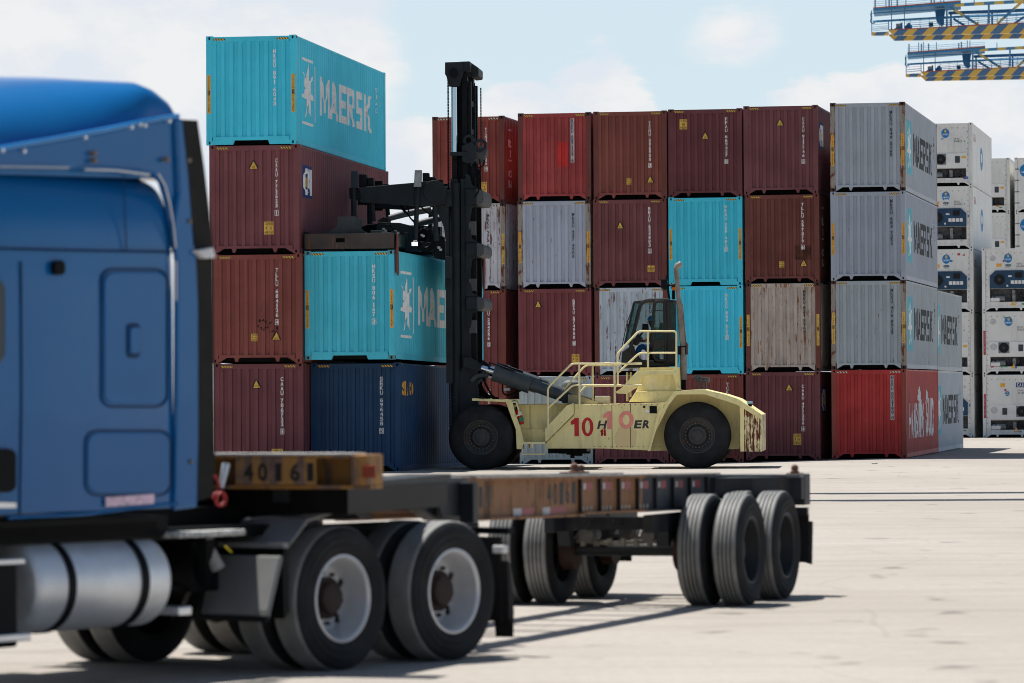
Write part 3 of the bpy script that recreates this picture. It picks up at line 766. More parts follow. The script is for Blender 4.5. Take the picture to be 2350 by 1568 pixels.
# ================================================================== refrigerated containers
rw = paint('reefer_white', (0.72, 0.72, 0.69), 0.06, 4, .05, dirt=.22)
rw2 = paint('reefer_white_side', (0.76, 0.76, 0.72), 0.02, 9, .05, dirt=.12)
unitblue = plain('unit_blue', (0.022, 0.060, 0.115), 0.5, vary=.2)
unitw = plain('unit_white', (0.74, 0.74, 0.72), 0.5, vary=.06)
fanblk = plain('fan_black', (0.010, 0.011, 0.013), 0.6)
logob = plain('logo_oval_blue', (0.02, 0.20, 0.48), 0.5, vary=.05)
metalg = plain('machine_grey', (0.20, 0.21, 0.22), 0.5, vary=.3, nscale=8)
rubber = plain('hose_rubber', (0.012, 0.012, 0.013), 0.7)
gn = plain('label_green', (0.05, 0.30, 0.14), 0.5)
redt = plain('label_red', (0.45, 0.04, 0.05), 0.5)
def reefer(label, corner, z, kind, code=('', ''), warn=None, cai=False, far=False):
    c = thing('refrigerated_container', label, 'container', group='white refrigerated containers at the right')
    cy, sy = math.cos(-YR), math.sin(-YR)
    c.location = (corner[0] - (W2 * cy + L2 * sy), corner[1] - (W2 * sy - L2 * cy), z); c.rotation_euler = (0, 0, -YR)
    for sx in (-1, 1):
        part(c, 'side_panel', 'rs%d' % sx, lambda: MB().box(*sorted((sx * (W2 - .04), sx * (W2 - .008))), -L2 + .16, L2 - .16, .158, H - .06), rw2)
        part(c, 'bottom_rail', 'br%d' % sx, lambda: m_rails(sx)[0], rw)
        part(c, 'top_rail', 'tr%d' % sx, lambda: m_rails(sx)[1], rw)
        for sy_ in (-1, 1):
            part(c, 'corner_post', 'post%d%d' % (sx, sy_), lambda: m_posts(sx, sy_), rw)
            for tp in (0, 1):
                ca_ = part(c, 'corner_casting', 'cast%d%d%d' % (sx, sy_, tp), lambda: m_castings(sx, sy_, tp), rw)
                if sy_ < 0: part(ca_, 'casting_hole', 'hole%d%d%d' % (sx, sy_, tp), lambda: m_casting_hole(sx, sy_, tp), dark)
    part(c, 'roof', 'rroof', lambda: MB().box(-W2 + .05, W2 - .05, -L2 + .05, L2 - .05, H - .045, H - .017), rw2)
    part(c, 'rear_panel', 'rrear', lambda: MB().box(-W2 + .16, W2 - .16, L2 - .06, L2 - .02, .2, H - .12), rw)
    part(c, 'end_header', 'head-1', lambda: m_header(-1), rw)
    part(c, 'end_sill', 'sill-1teeth', lambda: m_sill(-1, 'teeth'), rw)
    part(c, 'floor', 'floor', m_floor, dark)
    y = -L2 + .02
    pf = lambda a, b: (a, y - .006, b)
    # side marks: tall blue oval half way along
    if not far:
        Decal().oval(-.5, 1.5, .85, .55).build('side_emblem', logob, lambda a, b: (W2 - .004, a, b), c)
        Decal().oval(-.5, 1.55, .45, .22).build('side_emblem_band', white, lambda a, b: (W2 - .002, a, b), c)
        Decal().text('SEALAND'[:4], -5.3, 2.1, .3, .32, .2).build('side_lettering', redt, lambda a, b: (W2 - .004, a, b), c)
    if kind == 'door':
        MB().box(-1.05, 1.05, y, y + .05, .2, H - .13).build('door_panel', rw, c, bevel=.01)
        for zz in (.45, 1.05, 1.65, 2.25): MB().box(-1.2, -.98, y - .03, y, zz, zz + .06).build('hinge', metalg, c)
        Decal().oval(-.65, 2.2, .30, .34).build('logo_oval', logob, pf, c)
        Decal().text('Chiquita', -.88, 2.08, .048, .10, .2).build('logo_lettering', white, lambda a, b: (a, y - .009, b), c)
        Decal().rect(-.7, 1.0, .2, .2).build('label_sticker', unitblue, pf, c)
        return c
    # the end wall with the machine bay cut out of it
    z0c, z1c = (.42, 1.02) if kind == 'blue' else (.36, .80)
    g = MB()
    g.box(-1.05, 1.05, y, y + .05, z1c, H - .155); g.box(-1.05, 1.05, y, y + .05, .215, z0c)
    g.box(-1.05, -.86, y + .001, y + .05, z0c, z1c); g.box(.92, 1.05, y + .001, y + .05, z0c, z1c)
    g.build('end_wall', rw, c)
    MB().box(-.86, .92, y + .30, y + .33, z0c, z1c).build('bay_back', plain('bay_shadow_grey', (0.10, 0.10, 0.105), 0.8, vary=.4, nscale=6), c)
    m = MB()
    m.cyl((-.62, y + .15, z0c + .16), (-.18, y + .15, z0c + .16), .13, n=14)
    m.box(-.78, -.66, y + .06, y + .2, z0c + .01, z0c + .26)
    m.build('compressor', metalg, c, smooth=True)
    rd = random.Random(int(corner[0] * 10 + z * 7))
    q = MB()
    for i in range(6):
        a = rd.uniform(-.1, .75); pts = [(a, y + .1, z1c - .02)]
        for k in range(4): pts.append((a + rd.uniform(-.18, .18), y + rd.uniform(.03, .2), z1c - .02 - (k + 1) * (z1c - z0c - .04) / 4))
        q.tube(pts, .014, 5, fillet=.05)
    q.build('bay_pipe', rubber, c, smooth=True)
    MB().box(.15, .30, y + .05, y + .2, z0c + .05, z1c - .06).build('receiver_tank', metalg, c, bevel=.02)
    MB().box(-.84, -.42, y + .01, y + .04, z0c + .02, z0c + .19).build('power_plug_box', unitw, c, bevel=.01)
    if kind == 'blue':
        MB().prism([(-.86, 1.03), (.92, 1.03), (.92, 1.62), (.66, 1.86), (-.60, 1.86), (-.86, 1.62)], y - .05, y - .001).build('cooling_unit', unitblue, c, bevel=.01)
        fx, fz, fr, yy = -.42, 1.44, .25, y - .05
        MB().box(.30, .62, yy - .012, yy - .001, 1.52, 1.76).build('controller', fanblk, c)
        d = Decal()
        for i in range(4): d.rect(.10 + i * .17, 1.24, .14, .16)
        d.rect(-.02, 1.56, .16, .07).rect(-.10, 1.12, .08, .08); d.build('label_sticker', unitw, lambda a, b: (a, yy - .003, b), c)
    else:
        MB().box(-.90, .96, y - .03, y - .001, .83, 1.50).build('cooling_unit', unitw, c, bevel=.01)
        fx, fz, fr, yy = (-.24, 1.22, .23, y - .03) if not cai else (.55, 1.20, .24, y - .03)
        MB().box(fx - .25, fx + .25, yy - .012, yy - .001, fz - .25, fz + .25).build('fan_panel', metalg, c)
        MB().box(.42 - (.75 if cai else 0), .64 - (.75 if cai else 0), yy - .016, yy - .001, 1.05, 1.36).build('controller', plain('controller_grey', (0.05, 0.055, 0.06), .5), c, bevel=.008)
        Decal().rect(.46 - (.75 if cai else 0), 1.20, .13, .10).build('controller_screen', plain('screen_blue', (0.05, 0.08, 0.10), .3), lambda a, b: (a, yy - .018, b), c)
        Decal().oval(-.70, 1.26, .16, .16).build('gauge', wgrey, lambda a, b: (a, yy - .003, b), c)
        Decal().rect(.72, 1.25, .2, .12).build('label_sticker', yel2, lambda a, b: (a, yy - .004, b), c)
    fg_ = MB().cyl((fx, yy - .001, fz), (fx, yy - .030, fz), fr, n=28).build('fan_guard', fanblk, c, smooth=True)
    MB().cyl((fx, yy - .031, fz), (fx, yy - .040, fz), fr * .28, n=16).build('fan_hub', plain('fan_hub_grey', (.05, .05, .055), .5), fg_, smooth=True)
    lx = -.02 if not cai else -.1; lz = 2.42 if not cai else 2.02; s_ = 1.0 if not cai else .55
    lo_ = Decal().oval(lx, lz, .185 * s_, .215 * s_).build('logo_oval', logob, pf, c)
    Decal().text('Chiquita', lx - .15 * s_, lz - .09 * s_, .032 * s_, .075 * s_, .2).build('logo_lettering', white, lambda a, b: (a, y - .009, b), lo_)
    Decal().oval(lx, lz + .10 * s_, .05 * s_, .07 * s_).build('logo_mark', yel2, lambda a, b: (a, y - .009, b), lo_)
    Decal().text(code[0], .36, 2.12, .055, .085, .25).text(code[1], .36, 2.00, .055, .085, .2).build('code_lettering', inkg, pf, c)
    if kind == 'blue':
        Decal().oval(lx, 2.10, .14, .055).build('maker_badge', unitblue, pf, c)
        Decal().text('Carrier', lx - .10, 2.08, .022, .04, .2).build('maker_lettering', white, lambda a, b: (a, y - .009, b), c)
        Decal().rect(lx - .13, 2.00, .24, .028).build('maker_stripe', gn, pf, c)
        Decal().rect(-.56, 2.03, .24, .15).build('orange_label', yel, pf, c)
        Decal().rect(.98, 1.45, .06, .10).build('blue_label', logob, pf, c)
    if cai:
        Decal().rect(.30, 2.30, .42, .22).build('owner_plate', plain('logo_blue', (0.012, 0.035, 0.16), 0.5), pf, c)
        Decal().text('CAI', .34, 2.33, .09, .16, .25, .03).build('owner_lettering', white, lambda a, b: (a, y - .009, b), c)
        Decal().rect(-.42, 2.32, .22, .17).build('orange_label', yel, pf, c)
    else:
        Decal().oval(-.72, 2.42, .14, .14).build('vent_disc', wgrey, pf, c)
    if warn:
        a = warn
        Decal().poly([(a - .14, .27), (a + .14, .27), (a, .47)]).build('warning_triangle', yel, pf, c)
    for i in range(5):
        mt = rd.choice((yel, redt, unitw, logob, wgrey, gn)); a, z = rd.uniform(-.95, .85), rd.choice((rd.uniform(1.9, 2.6), rd.uniform(.23, .33)))
        Decal().rect(a, z, rd.uniform(.06, .18), rd.uniform(.04, .12)).build('small_sticker', mt, lambda p, q: (p, y - .0075, q), c)
    if rd.random() < .5 or corner[0] > 23.5 and z0c < .4:
        Decal().rect(-1.17, .9, .10, 1.1).build('post_sticker', redt, place_flat, c)
        Decal().vtext('WARNING HIGH', -1.145, 1.95, .05, .055, .082).build('post_text', wgrey, lambda a, b: (a, -L2 - .006, b), c)
    b = MB()
    for sx in (-1.0, .995):
        for i in range(9): b.cyl((sx, y - .001, .4 + i * .26), (sx, y - .02, .4 + i * .26), .022, n=6)
    for i in range(7): b.cyl((-.8 + i * .27, y - .001, 2.66), (-.8 + i * .27, y - .02, 2.66), .022, n=6)
    b.build('bolt', metalg, c)
    return c
RZ = -.045
rx1, ry1 = 21.2, 194.0
lab = [('white refrigerated container, lowest of the stack hugging the grey corner stack', 'blue', ('', '')),
       ('white refrigerated container with a white unit, second from the ground beside the grey stack', 'white', ('SZLU', '78652 6')),
       ('white refrigerated container with a blue unit, middle of the five-high stack', 'blue', ('', '')),
       ('white refrigerated container with a blue unit, second from the top of its stack', 'blue', ('SEGU', '962832 1')),
       ('white refrigerated container on top of the tallest stack, white unit with a fan', 'white', ('CAIU', '556827 4'))]
for k, (l, kd, cd) in enumerate(lab): reefer(l, (rx1, ry1), RZ + k * H, kd, cd, warn=.0 if k == 3 else None)
lab = [('white refrigerated container on the ground at the right edge with a dark blue plate', 'white', ('CAAU', '422153 9'), True),
       ('white refrigerated container, middle one at the right edge, horizontal ribs', 'white', ('SILU', '700225 6'), False),
       ('white refrigerated container with a blue unit, topmost at the right edge', 'blue', ('OIPU', '606909 4'), False)]
for k, (l, kd, cd, ca) in enumerate(lab): reefer(l, (23.93, 193.05), RZ + k * H, kd, cd, warn=.2 if not ca else .30, cai=ca)
lv_ = ('lowest', 'second from the ground', 'third from the ground', 'lower', 'upper')
for k in range(5):
    reefer(('far white refrigerated container ' + ('peeking out ' if k > 2 else '') + 'behind the tallest stack, ' + lv_[k] + ' one'), (26.5, 224.5), .03 + k * H, 'white', far=True)
    reefer(('far white container with door hinges at the right edge, ' + lv_[k] + ' one'), (29.15, 224.0), .03 + k * H, 'door', far=True)
# ================================================================== container handler
SY = R(-5.0)
SF = Frame((-0.86, 114.1, 0.0), SY)
ZA = (1750, 1350, 2.851); ZB = (2350, 1000, 1.7427); ZC = (1350, 200, 1.96); ZD = (1150, 600, 1.96); ZM = (1700, 200, 3.136); ZCAB = (2440, 1180, 4.9); ZE = (1250, 640, 3.563); ZG = (1900, 1050, 2.4125)
def A_(x, y, b=0.0): return SF.loc(x, y, b, ZA)
def B_(x, y, b=0.0): return SF.loc(x, y, b, ZB)
def PL(fn, pts, b=0.0): return [fn(x, y, b) for x, y in pts]
def zf(z): return lambda x, y, b=0.0: SF.loc(x, y, b, z)
M_z, E_z, G_z, K_z, C_z = zf(ZM), zf(ZE), zf(ZG), zf(ZCAB), zf(ZC)
hd = thing('container_handler', 'pale yellow container handler with a tall black mast lifting a teal container', 'container handler', (-0.86, 114.1, 0.0), SY)
cream = paint('handler_yellow', (0.86, 0.755, 0.37), 0.22, 6, .05, rough=.45, dirt=.25)
cream2 = paint('handler_yellow_worn', (0.80, 0.70, 0.40), 0.80, 11, .08, rough=.55, dirt=.25, rustc=(0.10, 0.03, 0.02))
rail = plain('rail_yellow', (0.84, 0.74, 0.42), 0.4, vary=.06)
blk = paint('mast_black', (0.018, 0.024, 0.029), 0.0, 2, .2, rough=.5, dirt=.03, spec=.12)
blk2 = plain('steel_black', (0.006, 0.008, 0.010), 0.5, vary=.3, spec=.10)
grease = plain('greasy_black', (0.004, 0.004, 0.005), 0.45, vary=.3, spec=.10)
chrome = plain('chrome_rod', (0.75, 0.80, 0.86), 0.12, metal=1.0, vary=.03)
cylg = paint('cylinder_grey', (0.050, 0.060, 0.068), 0.0, 5, .25, rough=.5, dirt=.2, spec=.3)
tyrem = plain('tyre_rubber', (0.022, 0.023, 0.025), 0.8, vary=.35, nscale=2.0, spec=.15)
tyred = plain('tyre_rubber_dusty', (0.085, 0.083, 0.080), 0.85, vary=.25, nscale=3.0)
rimb = paint('rim_black', (0.032, 0.033, 0.035), 0.45, 6, .3, rough=.6, spec=.3, dirt=.25)
gnd = plain('cast_grey', (0.17, 0.165, 0.155), 0.6, vary=.3, nscale=6)
LATW = 4.05
def big_wheel(cx, cy, r, w, rim_r, name='wheel', label=None):
    """axle along y, outer face at cy, width w inward"""
    d = 1 if w > 0 else -1; W = abs(w)
    prof = [(rim_r, .05), (rim_r + .02, .015), (rim_r + .12, 0), (r * .80, .0), (r * .92, .035), (r * .975, .09), (r, .15), (r, W * .30)]
    for k in range(3):
        a = W * (.30 + .16 * k); prof += [(r, a), (r - .018, a + .012), (r - .018, a + .035), (r, a + .047)]
    prof += [(r, W - .15), (r * .975, W - .09), (r * .9, W - .03), (r * .75, W), (rim_r, W - .04)]
    t = MB().lathe([(q, a * d) for q, a in prof], (0, 0, 0), (0, 1, 0), 56)
    o = t.build(name, tyrem, hd, smooth=True, angle=40); o.location = (cx, cy, r - .012)
    rp = [(rim_r + .012, .045), (rim_r + .012, .02), (rim_r - .025, .02), (rim_r - .04, .10), (rim_r - .10, .13), (rim_r - .11, .19), (rim_r * .60, .22), (rim_r * .56, .17), (rim_r * .52, .16), (rim_r * .50, .10), (.001, .10)]
    q = MB().lathe([(a, b * d) for a, b in rp], (0, 0, 0), (0, 1, 0), 48)
    q.build('rim', rimb, o, smooth=True, angle=30)
    q = MB()
    for i in range(22):
        a = 2 * math.pi * i / 22
        c0 = Vector((math.cos(a) * rim_r * .70, .20 * d, math.sin(a) * rim_r * .70))
        q.cyl(c0, c0 - Vector((0, .05 * d, 0)), .018, n=6)
    q.build('wheel_nut', gnd, o)
    MB().lathe([(rim_r * .33, .10 * d), (rim_r * .33, .075 * d), (rim_r * .28, .06 * d), (.001, .06 * d)], (0, 0, 0), (0, 1, 0), 28).build('hub_cap', rimb, o, smooth=True)
    return o
fx = SF.loc(1103, 1000)[0]; rx_ = SF.loc(1600, 1000, .25)[0]
big_wheel(fx, 0.0, .885, .48, .46)
big_wheel(fx, .52, .885, .48, .46)
big_wheel(fx, LATW - .50, .885, .48, .46); big_wheel(fx, LATW, .885, -.48, .46)
big_wheel(rx_, .25, .905, .50, .475); big_wheel(rx_, LATW - .35, .905, -.50, .475)
MB().box(fx - .22, fx + .22, 1.1, LATW - 1.1, .62, 1.12).build('front_axle', blk2, hd, bevel=.04)
MB().box(rx_ - .18, rx_ + .18, .8, LATW - .9, .68, 1.05).build('rear_axle', blk2, hd, bevel=.04)

# ---- chassis
b0 = .12; b1 = LATW - .12
body = MB()
pts = PL(A_, [(1560, 757), (1560, 875), (1240, 1192), (1250, 1268)], b0) + PL(B_, [(120, 1385), (430, 1398), (440, 1340), (600, 1010), (540, 1064), (45, 1076)], b0)
body.prism(pts, b0, b0 + .55)
pts2 = [(x, z) for x, z in pts]
body.prism(pts2, b1 - .55, b1)
body.build('side_tank', cream, hd, bevel=.012, split=True)
# the recessed front part of the flank
q = MB().prism(PL(A_, [(870, 770), (1500, 757), (1500, 930), (1232, 1205), (962, 1205), (950, 1040)], .55), .55, 1.0)
q.prism(PL(A_, [(870, 770), (1500, 757), (1500, 930), (1232, 1205), (962, 1205), (950, 1040)], .55), b1 - .9, b1 - .45)
q.build('front_frame', cream, hd, bevel=.01, split=True)
q = MB().prism(PL(A_, [(880, 762), (1562, 748), (1562, 757), (880, 772)], .15), .15, b1)
q.build('deck_plate', plain('deck_tread', (0.30, 0.28, 0.20), 0.8, vary=.4, nscale=12), hd)
# lower sill of the recessed flank
MB().prism(PL(A_, [(955, 1045), (1228, 1045), (1228, 1205), (975, 1205)], .50), .50, .56).build('flank_plate', cream, hd, bevel=.01)
# stair stringer and steps
st = MB().prism(PL(A_, [(1475, 775), (1553, 750), (1553, 876), (1240, 1190), (1228, 1180), (1228, 1042)], .02), .02, .09)
st.build('stair_stringer', cream, hd, bevel=.006)
q = MB()
for (x0, x1, y) in ((950, 1230, 1192),):
    a0, z = A_(x0, y, .05); a1, _ = A_(x1, y, .05); q.box(a0, a1, .02, .55, z - .06, z)
q.build('boarding_step', rail, hd)
q = MB()
for (x0, x1, y) in ((965, 1228, 1334),):
    a0, z = A_(x0, y, .05); a1, zt = A_(x1, 1215, .05)
    q.tube([(a0, .06, zt), (a0, .06, z), (a1 - .02, .06, z), (a1 + .02, .06, zt)], .018, 6); q.box(a0, a1, .04, .30, z - .01, z + .02)
q.build('ladder_step', rail, hd)
for i in range(4):
    t = .15 + i * .22; a0, z0 = A_(1510 - 260 * t, 800 + 350 * t, .1)
    MB().box(a0 - .22, a0 + .12, .10, .55, z0 - .03, z0).build('stair_tread', cream, hd)
# front mudguard
fg = MB().prism(PL(A_, [(395, 698), (790, 711), (850, 716), (884, 860), (950, 1040), (985, 1200), (955, 1275), (903, 1275), (893, 1050), (778, 737), (395, 722)]), .0, .07)
fg.prism(PL(A_, [(395, 698), (790, 711), (905, 1040), (955, 1275), (943, 1275), (893, 1045), (780, 728), (395, 712)]), .07, 1.05)
fg.build('front_mudguard', cream, hd, bevel=.006)
fg = MB().prism(PL(A_, [(395, 698), (790, 711), (905, 1040), (955, 1275), (943, 1275), (893, 1045), (780, 728), (395, 712)]), b1 - 1.0, b1)
fg.build('front_mudguard', cream, hd, bevel=.006)
# rear mudguard with flange
outer = PL(B_, [(420, 1402), (488, 1142), (605, 985), (795, 970), (960, 1008), (1050, 1038), (1215, 1148)], .10)
inner = PL(B_, [(1210, 1182), (1040, 1078), (960, 1052), (815, 1006), (625, 1009), (507, 1155), (438, 1402)], .10)
MB().prism(outer + inner, .05, .14).build('rear_mudguard_flange', cream, hd, bevel=.006)
outer2 = PL(B_, [(420, 1402), (488, 1142), (605, 985), (795, 970), (960, 1008), (1050, 1038), (1215, 1148)], .10)
inner2 = PL(B_, [(1213, 1156), (1050, 1048), (960, 1018), (795, 982), (612, 996), (497, 1148), (430, 1402)], .10)
MB().prism(outer2 + inner2, .14, LATW - .1).build('rear_mudguard', cream, hd)
MB().prism(PL(B_, [(625, 1009), (815, 1004), (960, 1040), (1062, 1080), (1062, 1388), (440, 1402), (507, 1155)], .85), .85, 1.0).build('rear_frame', cream, hd, bevel=.01)
# counterweight
cwp = PL(B_, [(1045, 1078), (1060, 1088), (1215, 1150), (1216, 1406), (1064, 1406), (1060, 1095)], .12)
MB().prism(cwp, .12, LATW - .1).build('counterweight', cream2, hd, bevel=.03, seg=3)
a0, z0 = B_(1064, 1090, .1); a1, z1 = B_(1092, 1405, .1)
MB().box(a0, a1, .105, .125, z1, z0 - .02).build('counterweight_edge', cream, hd)
# engine hood and cab plinth
hp = PL(B_, [(385, 870), (375, 866), (612, 862), (616, 985), (338, 985)], .45)
MB().prism(PL(B_, [(385, 868), (612, 862), (617, 986), (338, 986)], .45), .45, 2.6).build('engine_hood', cream, hd, bevel=.01)
MB().prism(PL(B_, [(338, 986), (617, 984), (560, 1062), (288, 1060)], .35), .35, 2.8).build('hood_base', cream, hd, bevel=.01)
MB().prism(PL(B_, [(345, 845), (600, 838), (616, 866), (618, 950), (655, 972), (618, 984), (606, 900), (596, 868), (388, 872), (352, 938), (345, 960), (270, 1004), (205, 1000), (198, 990), (240, 962)], .14), .14, .22).build('platform_stringer', cream, hd, bevel=.006)
MB().prism(PL(B_, [(368, 820), (640, 818), (648, 975), (618, 975), (612, 842), (368, 845)], .3), .3, 2.6).build('platform_deck', cream, hd)
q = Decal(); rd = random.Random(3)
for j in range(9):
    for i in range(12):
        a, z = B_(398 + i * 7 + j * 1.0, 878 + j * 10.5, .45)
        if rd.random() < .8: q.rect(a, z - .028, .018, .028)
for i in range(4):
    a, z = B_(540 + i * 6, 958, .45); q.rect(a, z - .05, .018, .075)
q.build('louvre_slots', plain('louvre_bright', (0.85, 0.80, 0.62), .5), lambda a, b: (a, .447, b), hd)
# small things on deck
a, z = A_(1885, 740, 1.0); MB().box(a - .20, a + .20, .8, 1.2, z - .02, z + .17).build('battery_box', plain('box_beige', (0.45, 0.42, 0.36), .6), hd, bevel=.02)
a, z = A_(1530, 700, 2.4); q = MB().cyl((a, 2.4, z - .1), (a, 2.4, z + .38), .19, n=20); q.build('filter_body', gnd, hd, smooth=True)
q = MB().lathe([(.001, .52), (.14, .51), (.26, .45), (.29, .38), (.29, .34), (.2, .34)], (a, 2.4, z), (0, 0, 1), 24); q.build('filter_cap', plain('cap_grey', (.16, .17, .175), .5), hd, smooth=True)
# things under the chassis
q = MB(); a0, z = A_(1260, 1220, 1.2); a1, z1 = A_(1700, 1300, 1.2)
q.box(a0, a1, 1.2, 3.0, z1 - .05, z + .25)
for i in range(4):
    a = a0 + .3 + i * (a1 - a0) / 5; q.box(a, a + .22, 1.1, 1.4, z1 - .06 - .03 * (i % 3), z1)
a, z = A_(1540, 1375, 1.2); q.cyl((a, 1.2, z), (a, 1.2, z + .35), .06)
q.build('underbody_pipework', grease, hd, smooth=True)
# letters and numbers on the flank
yl = b0 - .003
pr = plain('number_red', (0.52, 0.025, 0.03), .5); pf_ = plain('number_faded_red', (0.82, 0.30, 0.24), .55)
def zrect(fn, x0, y0, x1, y1, b=b0):
    a0, z0 = fn(x0, y1, b); a1, z1 = fn(x1, y0, b); return a0, z0, a1 - a0, z1 - z0
def one(d, x, z, w, h, serif=True):
    d.poly([(x + w * .45, z), (x + w, z), (x + w, z + h), (x + w * .55, z + h), (x, z + h * .80), (x, z + h * .62), (x + w * .45, z + h * .66)])
def ring(d, x, z, w, h, t):
    n = 28; o = [(x + w / 2 + w / 2 * math.cos(2 * math.pi * i / n), z + h / 2 + h / 2 * math.sin(2 * math.pi * i / n)) for i in range(n)]
    i_ = [(x + w / 2 + (w / 2 - t) * math.cos(2 * math.pi * i / n), z + h / 2 + (h / 2 - t * .9) * math.sin(2 * math.pi * i / n)) for i in range(n)]
    d.add(o + i_, [(i, (i + 1) % n, n + (i + 1) % n, n + i) for i in range(n)])
pfl = lambda a, b: (a, yl, b)
d = Decal(); x, z, w, h = zrect(A_, 1520, 918, 1612, 1128); one(d, x, z, w, h)
x, z, w, h = zrect(A_, 1645, 912, 1778, 1130); ring(d, x, z, w, h, w * .29); d.build('number_lettering', pr, pfl, hd)
d = Decal(); x, z, w, h = zrect(B_, 108, 1125, 172, 1250); one(d, x, z, w, h)
x, z, w, h = zrect(B_, 217, 1122, 322, 1248); ring(d, x, z, w, h, w * .28)
d.build('faded_number_lettering', pf_, lambda a, b: (a, yl - .003, b), hd)
d = Decal()
x, z, w, h = zrect(A_, 1820, 948, 1915, 1045); sh = .22
for (u0, u1, v0, v1) in ((0, .26, 0, 1), (.74, 1, 0, 1), (.2, .8, .40, .60)):
    d.poly([(x + u0 * w + v0 * h * sh, z + v0 * h), (x + u1 * w + v0 * h * sh, z + v0 * h), (x + u1 * w + v1 * h * sh, z + v1 * h), (x + u0 * w + v1 * h * sh, z + v1 * h)])
x, z, w, h = zrect(B_, 322, 1187, 440, 1245)
for k, c in enumerate('ER'):
    d.ch(c, x + k * w * .50, z, w * .42, h, .045, .20)
d.build('maker_lettering', inkg, pfl, hd)
d = Decal(); x, z, w, h = zrect(A_, 1855, 1062, 1912, 1128)
rd = random.Random(5)
for k in range(2):
    for i in range(9):
        a = x + k * w * .62 + rd.uniform(0, w * .2); zz = z + h * i / 9; d.poly([(a, zz), (a + .05, zz + .01), (a + .06, zz + .06), (a + .01, zz + .05)])
d.build('red_scribble', pr, pfl, hd)
x, z, w, h = zrect(B_, 433, 1088, 484, 1140); MB().box(x, x + w, yl - .01, yl + .02, z, z + h).build('flank_opening', dark, hd)
x, z, w, h = zrect(B_, 405, 1118, 432, 1132); Decal().rect(x, z, w, h).build('flank_label', white, pfl, hd)
a, z = B_(395, 1095, b0); MB().cyl((a, yl, z), (a, yl - .012, z), .035, n=14).build('sight_glass', fanblk, hd)
x, z, w, h = zrect(B_, 185, 1232, 345, 1380); Decal().poly([(x + w * .1, z), (x + w * .95, z + h * .04), (x + w, z + h * .8), (x + w * .7, z + h * .95), (x + w * .2, z + h), (x, z + h * .5)]).build('repainted_patch', plain('patch_cream', (0.74, 0.58, 0.30), .5, vary=.03), lambda a, b: (a, yl + .0015, b), hd)
# seams, bolts and drip stains on the flank
q = MB()
for fn, x0, y0, x1, y1 in ((A_, 1990, 765, 1990, 1262), (B_, 300, 1070, 300, 1380), (A_, 1040, 775, 1040, 1040)):
    a0, z0 = fn(x0, y0, b0); a1, z1 = fn(x1, y1, b0); q.box(min(a0, a1) - .006, max(a0, a1) + .006, (b0 if fn is B_ or x0 > 1500 else .55) - .003, b0 + .02 if fn is B_ or x0 > 1500 else .56, z1, z0)
q.build('panel_seam', paint('seam_rust_shade', (.10, .06, .03), .5), hd, split=True)
q = MB(); rd = random.Random(21)
for i in range(26):
    a, z = B_(30 + i * 19, 1372 if i % 2 else 1080, b0); q.cyl((a, b0 - .012, z), (a, b0, z), .014, n=6)
q.build('flank_bolt', plain('bolt_dark', (.12, .10, .06), .6), hd)
# access door outline on the flank
x, z, w, h = zrect(A_, 1437, 905, 1785, 1157)
MB().prism([(x, z), (x + w, z), (x + w, z + h), (x + w * .30, z + h), (x, z + h * .45)], yl - .006 + .002, b0 + .01).build('flank_door', cream, hd, bevel=.004)
for o in list(hd.children):
    if o.name.startswith('number_lettering'): o.location.y = -.008
MB().prism(PL(A_, [(1235, 1200), (1558, 879), (1561, 883), (1238, 1204)], b0), b0 - .008, b0 + .01).build('stringer_shadow_gap', paint('seam_rust_shade', (.10, .06, .03), .5), hd)  # thin brown strip painted in for the shadow gap along the stringer

# ---- railings
def rails(name, lst, r=.027, mat=rail):
    q = MB()
    for fn, pts, b in lst:
        p3 = []
        for p in pts:
            bb = p[2] if len(p) > 2 else b
            a, z = fn(p[0], p[1], bb); p3.append((a, bb, z))
        q.tube(p3, r, 8, fillet=.09)
    return q.build(name, mat, hd, smooth=True, split=True)
rails('stair_handrail', [(A_, [(1262, 1122), (1258, 590), (1285, 545), (1530, 300), (2330, 300)], .03), (A_, [(1265, 805), (1540, 545), (2330, 545)], .03), (A_, [(1615, 300), (1620, 830)], .03)])
rails('stair_handrail', [(G_z, [(1350, 1420), (1345, 1000), (1320, 975), (1250, 973)], .03), (G_z, [(845, 1240), (1050, 1010), (1085, 992), (1400, 992)], 1.3), (G_z, [(1000, 1275), (1060, 1200), (1085, 1192), (1420, 1190)], 1.3), (G_z, [(1135, 1000), (1140, 1340)], 1.3), (G_z, [(848, 1240), (848, 1350)], 1.3)])
rails('cab_handrail', [(K_z, [(155, 1750), (150, 1165), (175, 1120), (560, 712), (1300, 712), (1300, 1470)], .1), (K_z, [(175, 1510), (575, 1140), (730, 1138), (1300, 1138)], .1), (K_z, [(742, 712), (745, 1480)], .1)])
rails('rear_handrail', [(G_z, [(1468, 1060), (1470, 1340)], 1.6), (G_z, [(1505, 1060), (1500, 1300)], 1.6), (K_z, [(560, 1420), (560, 1500)], 2.6)], .03)
rails('grab_handle', [(A_, [(850, 740), (895, 735), (905, 760), (932, 850), (925, 885), (885, 905)], -.03)], .022)

# ---- cab
cb0, cb1 = .75, 2.25
cabm = paint('cab_black', (0.016, 0.017, 0.018), 0.0, 7, .2, rough=.4, dirt=.08, spec=.25)
gl = glass('cab_glass', (0.08, 0.17, 0.16), .14)
def K(x, y, b=cb0): return K_z(x, y, b)
def kpoly(pts, b=cb0): return [K(x, y, b) for x, y in pts]
